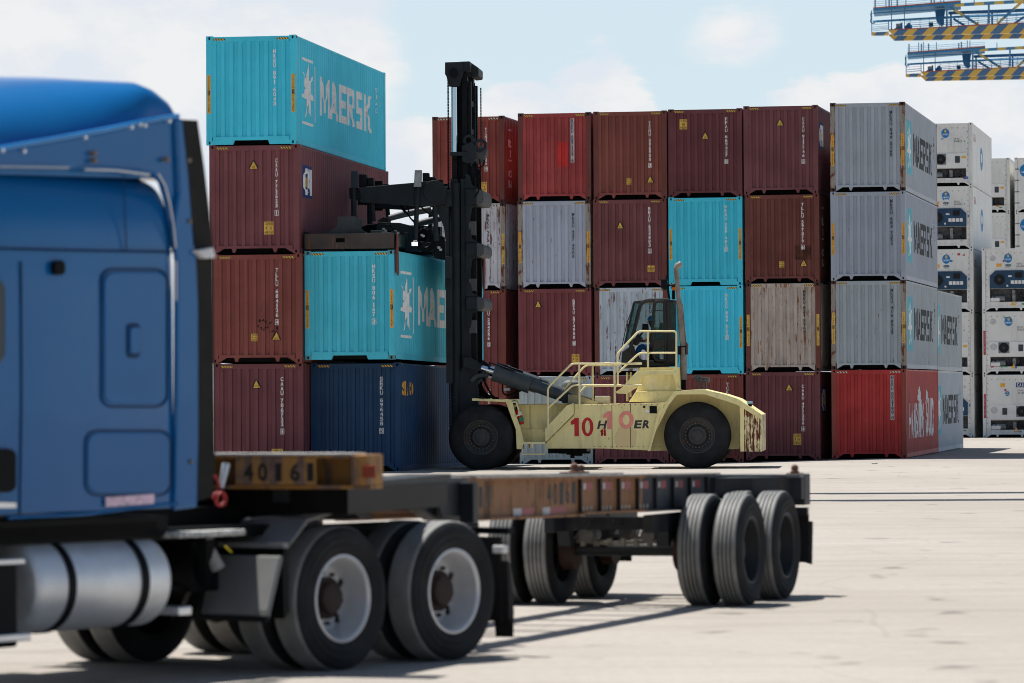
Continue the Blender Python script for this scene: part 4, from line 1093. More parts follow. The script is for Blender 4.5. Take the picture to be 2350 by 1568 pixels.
# lower shell
MB().prism(kpoly([(232, 1110), (380, 1010), (430, 1090), (590, 1300), (1290, 1330), (1290, 1390), (240, 1445), (215, 1360), (225, 1200)]), cb0, cb1).build('cab_floor_shell', cabm, hd, bevel=.04, seg=3)
MB().prism(kpoly([(1080, 110), (1240, 110), (1290, 900), (1290, 1330), (1090, 1330)]), cb0, cb0 + .05).build('cab_rear_panel', cabm, hd)
MB().prism(kpoly([(1160, 120), (1290, 130), (1300, 1330), (1160, 1330)], cb1), cb1 - .05, cb1).build('cab_rear_panel', cabm, hd)
MB().prism(kpoly([(1240, 110), (1300, 150), (1300, 1330), (1250, 1330)]), cb0 + .05, cb1 - .05).build('cab_back_wall', gl, hd)
MB().prism(kpoly([(460, 125), (700, 95), (1150, 88), (1300, 110), (1300, 150), (900, 140), (480, 160)]), cb0, cb1).build('cab_roof', cabm, hd, bevel=.02)
q = MB()
for b in (cb0, cb1):
    P = lambda x, y: (K(x, y, b)[0], b, K(x, y, b)[1])
    q.tube([P(395, 1100), P(440, 840), P(560, 330), P(600, 190), P(680, 115), P(900, 105), P(1150, 100)], .052, 8, fillet=.1)
    q.tube([P(440, 1000), P(480, 1180), P(590, 1300), P(860, 1310)], .045, 8, fillet=.08)
    q.tube([P(290, 970), P(470, 150)], .032, 6)
q.build('cab_frame_bar', cabm, hd, smooth=True, split=True)
q = MB(); P = lambda x, y: (K(x, y)[0], cb0 - .04, K(x, y)[1])
q.tube([P(810, 1010), P(840, 600), P(870, 200), P(900, 130), P(960, 125), P(1070, 130), P(1090, 700), P(1085, 1300), P(900, 1280), P(840, 1130)], .045, 8, closed=False, fillet=.08)
q.tube([P(870, 310), P(1070, 300)], .014, 6); q.tube([P(835, 925), P(1080, 870)], .03, 6); q.tube([P(830, 1060), P(1085, 1010)], .02, 6)
q.build('cab_door', cabm, hd, smooth=True)
MB().prism([K(x, y) for x, y in ((860, 160), (1065, 150), (1075, 865), (835, 915))], cb0 - .05, cb0 - .045).build('door_glass', gl, hd)
MB().prism([K(x, y) for x, y in ((850, 920), (1085, 870), (1085, 1010), (840, 1060))], cb0 - .055, cb0 - .03).build('door_panel', cabm, hd)
MB().prism([K(x, y) for x, y in ((845, 1065), (1080, 1015), (1080, 1250), (880, 1245))], cb0 - .05, cb0 - .045).build('lower_door_glass', gl, hd)
w0 = kpoly([(290, 965), (455, 160), (470, 158), (312, 960)]); MB().prism(w0, cb0 + .03, cb1 - .03).build('windscreen', gl, hd)
MB().prism(kpoly([(312, 960), (470, 158), (560, 165), (560, 330), (440, 840), (385, 980)]), cb0 + .01, cb0 + .016).build('side_glass', gl, hd)
MB().prism(kpoly([(312, 960), (470, 158), (1160, 150), (1160, 900), (385, 980)], cb1), cb1 - .016, cb1 - .01).build('side_glass', gl, hd)
MB().prism(kpoly([(1190, 190), (1270, 180), (1285, 860), (1200, 840)]), cb0 - .006, cb0 - .001).build('rear_quarter_glass', gl, hd)
q = MB(); P = lambda x, y, b: (K(x, y, b)[0], b, K(x, y, b)[1])
q.tube([P(180, 1270, .9), P(330, 570, .9), P(425, 290, .9)], .012, 5); q.tube([P(330, 570, .9), P(455, 590, .9)], .012, 5); q.tube([P(310, 900, .88), P(345, 570, .88)], .012, 5)
q.build('wiper', blk2, hd)
q = MB().prism(kpoly([(640, 565), (745, 570), (760, 690), (635, 690)], 1.2), 1.05, 1.35); q.build('display_screen', blk2, hd, bevel=.01)
MB().prism(kpoly([(440, 960), (560, 760), (640, 860), (520, 1000)], 1.5), 1.1, 1.9).build('dashboard', cabm, hd, bevel=.03)
q = MB(); c0 = P(580, 790, 1.5); c1 = P(560, 860, 1.5)
q.tube([(c0[0] + .02 + .10 * math.cos(t) , 1.5 + .20 * math.sin(t), c0[2] + .12 * math.cos(t)) for t in [2 * math.pi * i / 16 for i in range(16)]], .016, 6, closed=True)
q.cyl((c0[0], 1.5, c0[2]), (c0[0] - .22, 1.5, c0[2] - .22), .03); q.build('steering_wheel', blk2, hd, smooth=True)
q = MB().prism(kpoly([(900, 1010), (980, 560), (1050, 540), (1060, 1000), (1040, 1120), (700, 1120), (690, 1050)], 1.5), 1.25, 1.75); q.build('driver_seat', plain('seat_fabric', (0.03, 0.032, 0.035), .9), hd, bevel=.04, seg=3)
MB().prism(kpoly([(780, 1120), (960, 1120), (980, 1330), (760, 1330)], 1.5), 1.35, 1.65).build('seat_base', blk2, hd)
# lamps, beacon, mirror on the cab roof
q = MB(); P = lambda x, y, b: (B_(x, y, b)[0], b, B_(x, y, b)[1])
q.tube([P(570, 345, 1.0), P(560, 270, 1.0), P(545, 250, 1.0)], .035, 6); q.tube([P(600, 345, 1.2), P(600, 235, 1.2)], .05, 6); q.tube([P(548, 250, 1.0), P(610, 240, 1.0)], .03, 6)
q.build('lamp_bracket', blk2, hd)
x, z, w, h = zrect(B_, 513, 203, 556, 270, .9); MB().box(x, x + w, .9, 1.15, z, z + h).build('work_lamp', blk2, hd, bevel=.02)
x, z, w, h = zrect(B_, 543, 180, 553, 205, .9); MB().box(x, x + w, .98, 1.04, z, z + h).build('aerial', blk2, hd)
a, z = B_(605, 272, 1.1); MB().cyl((a, 1.1, z - .04), (a, 1.1, z + .05), .065, n=16).build('beacon', plain('beacon_orange', (0.80, 0.20, 0.01), .3), hd, smooth=True)
# exhaust
ex = plain('exhaust_metal', (0.24, 0.205, 0.18), 0.5, metal=.3, vary=.35, nscale=2.5)
P = lambda x, y, b=.8: (B_(x, y, b)[0], b, B_(x, y, b)[1])
q = MB().tube([P(670, 905), P(668, 680)], .096, 14); q.tube([P(664, 680), P(650, 500), P(638, 350)], .076, 14); q.tube([P(637, 365), P(628, 240), P(618, 135), P(625, 112), P(655, 96)], [.062, .062, .072, .08, .085], 14)
q.build('exhaust_pipe', ex, hd, smooth=True)
q = MB().tube([P(670, 975), P(670, 903)], .07, 12); q.build('exhaust_elbow', grease, hd, smooth=True)
q = MB().prism([B_(x, y, .9) for x, y in ((655, 375), (664, 375), (688, 640), (702, 660), (700, 730), (680, 735))], .92, 1.1); q.build('exhaust_shield', ex, hd)
x, z, w, h = zrect(B_, 628, 670, 652, 730, .7); MB().box(x, x + w + .15, .72, .95, z, z + h).build('junction_box', blk2, hd, bevel=.01)
# rear lamps on the hood
q = MB()
for (x, y) in ((765, 890), (800, 905), (825, 908)):
    a, z = B_(x, y, .9); q.box(a - .10, a + .10, .85, 1.0, z - .06, z + .07)
    a2, z2 = B_(x, 970, .9); q.cyl((a, .92, z), (a, .92, z2), .03, n=6)
q.build('rear_lamp', plain('lamp_metal', (.10, .10, .105), .35, vary=.5, nscale=20), hd, bevel=.01, split=True)
x, z, w, h = zrect(B_, 1110, 1055, 1150, 1072, .3); MB().box(x, x + w, .3, .5, z, z + h).build('tail_lamp', plain('lamp_blue', (.25, .45, .6), .2), hd, bevel=.01)
x, z, w, h = zrect(B_, 1118, 1070, 1145, 1092, .3); MB().box(x, x + w, .32, .48, z, z + h).build('lamp_base', blk2, hd)

# ---- tilt cylinders (near and far)
for b in (.75, LATW - .75):
    P = lambda x, y: (A_(x, y, .75)[0], b, A_(x, y, .75)[1])
    q = MB().tube([P(645, 395), P(1060, 545)], .235, 18); q.tube([P(645, 395), P(700, 413)], .25, 18); q.tube([P(760, 380), P(1170, 520)], .09, 10)
    q.tube([P(1050, 535), P(1490, 690)], .155, 16); q.tube([P(1170, 530), P(1480, 640)], .05, 8)
    q.build('tilt_cylinder', cylg, hd, smooth=True)
    MB().tube([P(500, 350), P(650, 397)], .085, 14).build('cylinder_rod', chrome, hd, smooth=True)
    q = MB().cyl((P(1485, 700)[0], b - .2, P(1485, 700)[1 + 1]), (P(1485, 700)[0], b + .2, P(1485, 700)[2]), .17, n=20); q.build('cylinder_eye', blk, hd, smooth=True, bevel=.01)
    q = MB().prism([A_(x, y, .75) for x, y in ((1495, 770), (1500, 650), (1560, 655), (1830, 740), (1830, 775))], b + .22, b + .30); q.prism([A_(x, y, .75) for x, y in ((1495, 770), (1500, 650), (1560, 655), (1830, 740), (1830, 775))], b - .30, b - .22)
    q.build('cylinder_bracket', plain('bracket_olive', (.30, .27, .17), .6), hd)
    MB().prism([A_(x, y, .75) for x, y in ((290, 225), (380, 225), (520, 320), (515, 380), (440, 385), (300, 340))], b - .06, b + .06).build('mast_lug', blk, hd, bevel=.02)
    MB().prism([A_(x, y, .75) for x, y in ((590, 280), (885, 378), (885, 388), (610, 300), (590, 335))], b - .16, b + .16).build('cylinder_cover', blk2, hd)
d = Decal(); e = []
pA, pB = A_(820, 385, .5), A_(1065, 470, .5)
for k, mt in ((0, 'label_red'), (.34, 'lettering_worn_white'), (.62, 'label_green')):
    u0 = (pA[0] + (pB[0] - pA[0]) * k, pA[1] + (pB[1] - pA[1]) * k); u1 = (pA[0] + (pB[0] - pA[0]) * (k + .3), pA[1] + (pB[1] - pA[1]) * (k + .3))
    Decal().poly([u0, u1, (u1[0] - .01, u1[1] + .04), (u0[0] - .01, u0[1] + .04)]).build('cylinder_label', MATS[mt], lambda a, b: (a, .64, b), hd)
# hoses between mast and chassis
rd = random.Random(9); q = MB()
for i in range(9):
    x0, y0 = 380 + rd.uniform(-10, 140), 430 + rd.uniform(-20, 120); x2, y2 = 520 + rd.uniform(-30, 260), 700
    b = rd.uniform(.7, 2.5); pts = [A_(x0, y0, b), A_((x0 + x2) / 2 - 40 + rd.uniform(-60, 60), y0 + 120, b), A_((x0 + x2) / 2 + rd.uniform(-40, 40), 660, b), A_(x2, y2, b)]
    q.tube([(a, b, z) for a, z in pts], .03, 6, fillet=.25)
for i in range(3):
    b = .9 + i * .1; q.tube([(A_(x, y, b)[0], b, A_(x, y, b)[1]) for x, y in ((740, 500 + i * 8), (745, 640), (800, 665), (1000, 590), (1060, 570))], .022, 6, fillet=.2)
q.build('hydraulic_hose', grease, hd, smooth=True, split=True)
q = MB().tube([(A_(x, y, .8)[0], .8, A_(x, y, .8)[1]) for x, y in ((380, 500), (440, 440), (540, 425), (580, 450))], .07, 8, fillet=.2); q.tube([(A_(x, y, 1.)[0], 1., A_(x, y, 1.)[1]) for x, y in ((400, 560), (480, 490), (560, 470))], .06, 8, fillet=.2)
q.build('hydraulic_pipe', cylg, hd, smooth=True)
x, z, w, h = zrect(A_, 755, 575, 822, 610, .9); MB().box(x, x + w, .9, 1.1, z, z + h).build('work_lamp', plain('lamp_white', (.5, .52, .54), .3), hd, bevel=.01)

# ---- mast
mb = (.95, LATW - .95 - .35)     # lateral positions of the two uprights
def mx(x, y, b): return M_z(x, y, b)
topz = SF.loc(1060, 143, 1.0)[1]
u = lambda x, b=.95: SF.loc(x, 600, b)[0]
zz_ = lambda y, b=.95: SF.loc(1060, y, b)[1]
for s_, b in enumerate(mb):
    w_ = .35
    # outer channel, inner channel
    q = MB().box(u(1035), u(1052), b, b + w_, .75, zz_(410)); q.box(u(1058), u(1080), b, b + w_, .75, zz_(410)); q.box(u(1052), u(1058), b + .22, b + w_, .75, zz_(410))
    q.build('outer_mast_rail', blk, hd, bevel=.008)
    q = MB().box(u(1038), u(1050), b + .05, b + w_ + .02, .9, zz_(160)); q.box(u(1062), u(1074), b + .05, b + w_ + .02, .9, zz_(160)); q.box(u(1050), u(1062), b + .26, b + w_ + .02, .9, zz_(160))
    q.build('inner_mast_rail', blk2, hd, bevel=.006)
    q = MB().box(u(1075), u(1082), b + .1, b + .3, zz_(420), zz_(185)); q.build('mast_guide', blk2, hd)
    q = MB().cyl((u(1045), b - .02, zz_(420)), (u(1045), b - .02, .9), .135, n=18); q.build('lift_cylinder', blk, hd, smooth=True)
    MB().cyl((u(1045), b - .02, zz_(200)), (u(1045), b - .02, zz_(351)), .085, n=18).build('lift_rod', chrome, hd, smooth=True)
    MB().box(u(1036), u(1074), b - .18, b + .1, zz_(358), zz_(349)).build('lift_cylinder_head', blk, hd, bevel=.01)
    # chain
    q = MB(); z = zz_(165); i = 0
    while z > 1.2:
        q.box(u(1028.5), u(1031.5), b + .02 + .02 * (i % 2), b + .12 - .02 * (i % 2), z - .075, z); z -= .085; i += 1
    q.build('lift_chain', grease, hd)
    q = MB(); z = zz_(190)
    while z > zz_(330):
        q.box(u(1089), u(1091.5), b + .1, b + .18, z - .075, z); z -= .085
    q.build('lift_chain', grease, hd)
# mast head: side cheeks and the rearward cap beams
for b in (mb[0] - .12, mb[1] + .25):
    q = MB().prism([M_z(x, y, .85) for x, y in ((250, 155), (262, 152), (475, 145), (478, 270), (430, 455), (300, 455), (268, 330), (250, 300))], b, b + .22); q.build('mast_head_cheek', blk, hd, bevel=.012)
    c = M_z(358, 290, .85); MB().cyl((c[0], b, c[1]), (c[0], b - .02, c[1]), .13, n=24).build('chain_sheave', blk2, hd, smooth=True)
    c = M_z(520, 200, .85)
q = MB().prism([M_z(x, y, .95) for x, y in ((430, 145), (560, 140), (568, 150), (568, 262), (480, 272), (430, 260))], mb[0] - .05, mb[1] + .40); q.build('mast_head_beam', blk, hd, bevel=.02)
q = MB().prism([M_z(x, y, 1.9) for x, y in ((565, 150), (695, 240), (695, 350), (600, 360), (568, 262))], mb[0] + .4, mb[1] - .1); q.build('mast_head_cap', blk, hd, bevel=.04, seg=3)
# cross members: wrap behind the rails, capped ends reach back
grc = plain('capface_grey', (0.075, 0.078, 0.082), .5, vary=.15, spec=.2)
def cross(y0, y1, xe=1112, hood=True):
    z1 = zz_(y0, .8); z0 = zz_(y1, .8); zc = (z0 + z1) / 2
    q = MB().box(u(1068), u(1098), mb[0] - .1, mb[1] + .45, z0, z1)
    q.build('mast_cross_beam', blk, hd, bevel=.05, seg=3)
    a0, a1 = u(1094), u(xe)
    n = 10
    for bb in (mb[0] - .1,):
        q = MB(); q.prism([(a0, z0), (a0, z1), (a1 - .03, z1 - .06), (a1, zc + .05), (a1, zc - .10), (a1 - .04, z0 + .02)], bb + .0, mb[1] + .45)
        q.build('cross_beam_back', grc, hd, bevel=.03, seg=3)
    # gussets
    q = MB().prism([(u(1070), z0), (u(1098), z0), (u(1084), z0 - .10), (u(1080), z0 - .45), (u(1076), z0 - .5), (u(1070), z0 - .5)], mb[0] - .06, mb[0] - .02)
    q.prism([(u(1070), z1), (u(1098), z1), (u(1084), z1 + .10), (u(1080), z1 + .35), (u(1070), z1 + .4)], mb[0] - .06, mb[0] - .02)
    q.build('mast_gusset', blk, hd)
for y0, y1 in ((432, 470), (556, 588), (680, 712)): cross(y0, y1)
zc = zz_(352)
q = MB().prism([(u(1062), zz_(372)), (u(1062), zz_(335)), (u(1085), zz_(325)), (u(1095), zz_(338)), (u(1095), zz_(366)), (u(1085), zz_(376))], mb[0] - .12, mb[0] + .1); q.build('mast_upper_bracket', blk, hd, bevel=.02)
q = MB().cyl((u(1094), 1.4, zc), (u(1113), 1.4, zz_(358)), .26, .20, n=20); q.build('hose_drum', grc, hd, smooth=True)
for (x, y, r_) in ((1078, 322, .12), (1105, 335, .14)):
    q = MB().tube([(u(x) + r_ * math.cos(t), .9, zz_(y) + r_ * math.sin(t)) for t in [2 * math.pi * i / 18 for i in range(18)]], .045, 8, closed=True); q.build('lifting_eye', blk, hd, smooth=True)
q = MB()
for pts in (((1090, 370), (1096, 388), (1110, 380), (1112, 366)), ((1094, 378), (1090, 400), (1100, 418), (1098, 440), (1090, 452)), ((1088, 372), (1096, 400), (1094, 430)), ((1040, 365), (1060, 372), (1085, 366)), ((1100, 365), (1104, 392), (1098, 410))):
    q.tube([(SF.loc(x, y, .85)[0], .85, SF.loc(x, y, .85)[1]) for x, y in pts], .022, 6, fillet=.12)
q.build('mast_hose', grease, hd, smooth=True, split=True)
q = MB()
for y0 in (225, 290, 520, 640, 770, 860):
    q.box(u(1060), u(1076), mb[0] + .35, mb[1], zz_(y0 + 12), zz_(y0))
q.build('mast_brace', blk2, hd, split=True)
q = MB().box(u(1074), u(1092), mb[0] + .1, mb[0] + .16, zz_(900), zz_(380)); q.box(u(1074), u(1090), mb[1] + .1, mb[1] + .2, zz_(900), zz_(380)); q.build('mast_rear_web', blk2, hd, split=True)
for (y0, y1) in ((508, 540), (640, 668), (735, 765)):
    MB().box(u(1076), u(1092), mb[0] - .02, mb[0] + .2, zz_(y1), zz_(y0)).build('web_plate', grc, hd)
MB().prism([A_(x, y, .9) for x, y in ((180, 600), (290, 300), (440, 330), (470, 640), (400, 1100), (170, 900))], mb[0] - .1, mb[0] + .02).build('mast_foot', blk, hd, bevel=.02)

# ---- carriage and arms
def E(x, y, b=.0): return E_z(x, y, b)
for b, nm in ((.10, 0), (LATW - .35, 1)):
    EE = lambda x, y: E_z(x, y, .10)
    arm = [EE(x, y) for x, y in ((690, 385), (780, 380), (1480, 320), (1560, 305), (1740, 295), (1840, 320), (1900, 400), (1890, 560), (1870, 625), (1700, 660), (830, 612), (690, 610), (620, 560), (640, 400))]
    MB().prism(arm, b, b + .25).build('lift_arm', blk, hd, bevel=.015)
    c = EE(1742, 450); MB().cyl((c[0], b, c[1]), (c[0], b - .04, c[1]), .31, n=36).build('arm_pivot_cover', blk, hd, smooth=True, bevel=.01)
    q = MB().prism([EE(x, y) for x, y in ((558, 160), (655, 165), (650, 400), (550, 400))], b - .14, b + .05); q.build('arm_end_block', paint('arm_slate', (.028, .042, .054), 0, 4, .1, spec=.15), hd, bevel=.01)
    q = MB().prism([EE(x, y) for x, y in ((1465, 148), (1558, 148), (1552, 385), (1450, 385))], b - .14, b + .05); q.build('arm_reflector_plate', plain('worn_plate_grey', (.26, .27, .27), .6, vary=.35, nscale=4), hd)
    q = MB().prism([EE(x, y) for x, y in ((525, 400), (660, 400), (690, 560), (530, 560))], b - .1, b + .3); q.build('arm_hook', blk2, hd, bevel=.02)
    q = MB().prism([EE(x, y) for x, y in ((655, 200), (760, 200), (760, 385), (655, 385))], b + .1, b + .35)
    q.prism([EE(x, y) for x, y in ((765, 245), (850, 245), (860, 370), (765, 380))], b + .2, b + .45)
    q.prism([EE(x, y) for x, y in ((1560, 180), (1650, 180), (1655, 295), (1560, 300))], b + .1, b + .35); q.prism([EE(x, y) for x, y in ((1660, 235), (1735, 240), (1740, 295), (1660, 300))], b + .2, b + .4)
    q.build('arm_valve_block', blk2, hd, bevel=.015, split=True)
    q = MB()
    rr = random.Random(4)
    for i in range(8): q.cyl((*(EE(650 + i * 15, 560)[0:1]), b + .1, EE(0, 560)[1] + .05), (EE(650 + i * 15, 560)[0], b + .1, EE(0, 650 - 8 * (i % 3))[1]), .03, n=6)
    q.build('hose_bundle', grease, hd)
    # hanging links
    q = MB().tube([(EE(590, 400)[0], b - .05, EE(590, 400)[1]), (EE(592, 840)[0], b - .05, EE(592, 840)[1])], .075, 10)
    q.tube([(EE(835, 610)[0], b + .2, EE(835, 610)[1]), (EE(860, 870)[0], b + .2, EE(860, 870)[1])], .06, 10)
    q.tube([(EE(1500, 390)[0], b - .05, EE(1500, 390)[1]), (EE(1470, 1150)[0], b - .05, EE(1470, 1150)[1])], .065, 10)
    q.tube([(EE(1730, 640)[0], b + .2, EE(1730, 640)[1]), (EE(1755, 1150)[0], b + .2, EE(1755, 1150)[1])], .07, 10)
    q.build('hanging_link', blk, hd, smooth=True, split=True)
    # curved carriage plate down to the spreader
    crv = [EE(x, y) for x, y in ((1700, 640), (1870, 615), (1915, 640), (1925, 1560), (1890, 1560), (1885, 1200), (1870, 1080), (1855, 960), (1810, 830), (1750, 730), (1715, 700))]
    MB().prism(crv, b + .3, b + .42).build('carriage_plate', blk, hd, bevel=.01)
a0 = SF.loc(1024, 700, .5)[0]; a1 = SF.loc(1037, 700, .5)[0]
q = MB().box(a0, a1, .25, LATW - .25, zz_(640), zz_(590)); q.box(a0, a1, .25, LATW - .25, zz_(475), zz_(440)); q.box(a0, a1, mb[0], mb[0] + .3, 2.7, zz_(440)); q.box(a0, a1, mb[1], mb[1] + .3, 2.7, zz_(440)); q.build('carriage_beam', blk, hd, bevel=.01, split=True)
q = MB().box(SF.loc(1020, 0, .5)[0], a0, .2, .5, zz_(665), zz_(640)); q.build('carriage_hook', blk, hd)
q = MB().box(a0 - .02, a1, .6, .9, zz_(880), zz_(630)); q.build('load_guide', blk, hd)
# damping cylinders
for k, (pa, pb, pc) in enumerate((((1095, 830), (1310, 770), (1690, 700)), ((1345, 890), (1480, 850), (1790, 775)))):
    b = .7 + k * 1.8
    EE = lambda x, y: (E_z(x, y, .7)[0], b, E_z(x, y, .7)[1])
    MB().tube([EE(*pa), EE(*pb), EE(*pc)], [.085, .095, .095], 12).build('damping_cylinder', cylg, hd, smooth=True)
    if k == 0: MB().tube([EE(1690, 700), EE(1800, 682)], .035, 10).build('damping_rod', chrome, hd, smooth=True)
q = MB()
for pts in (((1240, 620), (1270, 690), (1320, 755)), ((1268, 620), (1300, 700), (1420, 860), (1500, 940), (1600, 985), (1680, 1080), (1680, 1150)), ((1345, 630), (1360, 700), (1375, 745)), ((1530, 650), (1590, 710), (1660, 770), (1700, 780)), ((1500, 920), (1620, 1010), (1660, 1100), (1600, 1180)), ((1010, 990), (1040, 930), (1110, 930), (1160, 1000)), ((1350, 755), (1400, 840), (1450, 870))):
    q.tube([(E(x, y, .45)[0], .45, E(x, y, .45)[1]) for x, y in pts], .022, 6, fillet=.2)
q.build('spreader_hose', grease, hd, smooth=True, split=True)

# ---- spreader: runs along the held container
dyaw = -HYAW - SY
oc = Vector((HELD.location.x, HELD.location.y, 0))
rel = oc - Vector((-0.86, 114.1, 0)); cS, sS = math.cos(-SY), math.sin(-SY)
sploc = (rel.x * cS - rel.y * sS, rel.x * sS + rel.y * cS, HELD.location.z + H)
sp = MB()
for sx in (-.62, .62):
    sp.box(sx - .22, sx + .22, -2.6, 2.6, .16, .62)
sp.box(-.39, .39, -2.6, 2.6, .18, .60)
spo = sp.build('spreader_frame', blk, hd, bevel=.012); spo.location = sploc; spo.rotation_euler = (TILT, 0, dyaw)
for s_ in (-1, 1):
    q = MB()
    for sx in (-.62, .62):
        y0, y1 = sorted((s_ * 2.6, s_ * 5.6)); q.box(sx - .15, sx + .15, y0, y1, .20, .54)
    q.build('telescopic_beam', paint('spreader_green', (.035, .055, .052), 0, 3, .2, dirt=.15), spo, bevel=.01)
    # plate with sloping sides standing on the end beam
    y0, y1 = sorted((s_ * 5.70, s_ * 5.74))
    MB().prism([(-.72, .46), (-.42, .66), (-.38, .92), (.10, .92), (.10, .70), (.42, .46)], y0, y1).build('end_gusset', paint('gusset_grey', (.045, .052, .056), 0, 3, .15, spec=.2), spo, bevel=.006)
    y0, y1 = sorted((s_ * 5.0, s_ * 5.70)); MB().prism([(.04, .46), (.04, .88), (.10, .88), (.10, .46)], y0, y1).build('end_web', MATS['spreader_green'], spo)
q = MB()
def plate_hole(q, y0, y1):
    x0, x1, z0, z1 = -1.215, 1.215, .045, .455; a, b_, c, d_ = -.36, -.12, .22, .33
    q.box(x0, a, y0, y1, z0, z1); q.box(b_, x1, y0, y1, z0, z1); q.box(a, b_, y0, y1, z0, c); q.box(a, b_, y0, y1, d_, z1)
for s_ in (-1, 1):
    q = MB(); ya = s_ * 6.09; y0, y1 = sorted((ya, ya - s_ * .03)); plate_hole(q, y0, y1)
    y2, y3 = sorted((ya - s_ * .03, ya - s_ * .36)); q.box(-1.215, 1.215, y2, y3, .42, .454); q.box(-1.215, 1.215, y2, y3, .046, .08); q.box(-1.21, 1.21, *sorted((ya - s_ * .36, ya - s_ * .39)), .046, .454)
    q.build('end_beam', paint('spreader_rusty', (0.055, 0.045, 0.042), 0.50, 12, .3, rustc=(0.11, 0.048, 0.028), rough=.6), spo, bevel=.006)
    for sx in (-1, 1):
        x0, x1 = sorted((sx * 1.13, sx * 1.24)); y0, y1 = sorted((s_ * 6.09, s_ * 5.85)); q = MB().box(x0, x1, *sorted((s_ * 6.08, s_ * 5.85)), .02, .50); q.build('corner_block', blk2, spo, bevel=.008)
        MB().box(*sorted((sx * 1.10, sx * 1.0)), *sorted((s_ * 6.07, s_ * 5.9)), -.02, .045).build('twist_lock', blk2, spo)
    # corner guides (flippers)
    x0 = 1.262
    q = MB().prism([(s_ * 6.02, .42), (s_ * 5.92, .42), (s_ * 5.88, .1), (s_ * 5.84, -.55), (s_ * 5.90, -.68), (s_ * 6.06, -.60), (s_ * 6.12, .0)], x0, x0 + .035, ax='x'); q.build('corner_guide', paint('guide_red', (.17, .030, .022), .35, 6, .2), spo, bevel=.006)
q = MB().prism([(-1.0, .30), (1.0, .30), (1.0, .95), (.2, 1.0), (-.6, .95), (-1.0, .8)], .95, 1.3); q.prism([(-1.15, .05), (1.3, .05), (1.3, .62), (1.1, .8), (.2, .95), (-.5, .9), (-1.15, .7)], -1.6, -1.4)
q.build('centre_plate', blk2, spo, bevel=.01, split=True)
q = MB().prism([E_z(x, y, .9) for x, y in ((930, 890), (1240, 895), (1460, 950), (1470, 1150), (1700, 1180), (1700, 1300), (1340, 1310), (1270, 1250), (1270, 1100), (1190, 1010), (900, 1000))], .9, 1.3)
q.prism([E_z(x, y, 1.6) for x, y in ((1640, 1010), (1880, 1100), (1890, 1420), (1740, 1400), (1700, 1300), (1640, 1280))], 1.6, 1.75)
q.prism([E_z(x, y, .9) for x, y in ((915, 870), (1000, 810), (1070, 815), (1075, 890))], 1.0, 1.3)
q.build('rotator_plate', blk, hd, bevel=.012, split=True)
a, z = E_z(1600, 1140, .6)
q = MB()
for r_ in (.27, .22, .17):
    q.tube([(a + r_ * math.cos(t), .72 + r_ * .2, z + r_ * 1.2 * math.sin(t)) for t in [2 * math.pi * i / 20 for i in range(20)]], .018, 6, closed=True)
q.build('hose_coil', grease, hd, smooth=True)
lp = emit('lamp_glow', (1.0, 0.98, 0.92), 14)
x0, z1 = E_z(1418, 1172, .3); x1, z0 = E_z(1495, 1222, .3)
MB().box(x0, x1, .30, .31, z0, z1).build('work_lamp_lens', lp, hd); MB().box(x0 - .02, x1 + .02, .312, .42, z0 - .03, z1 + .02).build('work_lamp_housing', blk2, hd, bevel=.01)
x0, z1 = E_z(1230, 1190, .3)
q = MB()
for (px_, py_) in ((1010, 985), (1040, 1010), (1180, 1020), (1215, 1040), (1560, 1070), (1580, 1085), (1800, 1250), (1825, 1280)):
    a, z = E_z(px_, py_, .35); q.box(a - .035, a + .035, .35, .45, z - .03, z + .03)
q.build('hose_fitting', plain('fitting_zinc', (.45, .44, .42), .35, metal=.6), hd)

# ---- fire extinguisher hung on the front mudguard
fe = thing('fire_extinguisher', 'red fire extinguisher with a white and green label strapped beside the front mudguard', 'fire extinguisher', (0, 0, 0))
P = lambda x, y, b=.25: (A_(x, y, b)[0], b, A_(x, y, b)[1])
Mh = Matrix.Translation((-0.86, 114.1, 0)) @ Matrix.Rotation(SY, 4, 'Z')
base = Mh @ Vector(P(958, 990)); fe.location = base
inv = Matrix.Translation(-base)
def fpart(nm, g, mt): g.xf(inv @ Mh); return g.build(nm, mt, fe, smooth=True)
fpart('cylinder_body', MB().tube([P(960, 992), P(958, 985), P(912, 835), P(906, 822)], [.05, .078, .078, .045], 16), plain('extinguisher_red', (.50, .02, .02), .35))
fpart('paper_label', MB().tube([P(938, 893), P(925, 850)], .081, 16), white)
fpart('paper_label', MB().tube([P(951, 960), P(942, 910)], .081, 16), gn)
fpart('valve', MB().tube([P(905, 822), P(898, 790)], .03, 8), blk2)
fpart('discharge_hose', MB().tube([P(898, 795), P(888, 850), P(910, 940)], .016, 6, fillet=.1), rubber)

# ---- driver
def skin(name, pts, edges, mat, parent, root=0, lv=2):
    me = bpy.data.meshes.new(name); me.from_pydata([p[0] for p in pts], edges, []); me.materials.append(mat)
    o = bpy.data.objects.new(name, me); COL.objects.link(o); o.parent = parent
    m = o.modifiers.new('skin', 'SKIN'); m.use_smooth_shade = True
    for i, p in enumerate(pts):
        r_ = p[1]; me.skin_vertices[0].data[i].radius = (r_, r_) if not isinstance(r_, tuple) else r_
        me.skin_vertices[0].data[i].use_root = (i == root)
    s = o.modifiers.new('sub', 'SUBSURF'); s.levels = lv; s.render_levels = lv
    return o
dr = thing('person', 'driver in a blue cap, yellow-striped vest and blue trousers seated inside the handler cab', 'person', (0, 0, 0))
seat = K_z(930, 1080, 1.5); hip = Mh @ Vector((seat[0], 1.5, seat[1]))
dr.location = hip; dr.rotation_euler = (0, 0, SY)
skinm = plain('skin_brown', (0.11, 0.055, 0.035), .5)
trm = plain('trousers_blue', (0.015, 0.10, 0.28), .8, vary=.2, nscale=12)
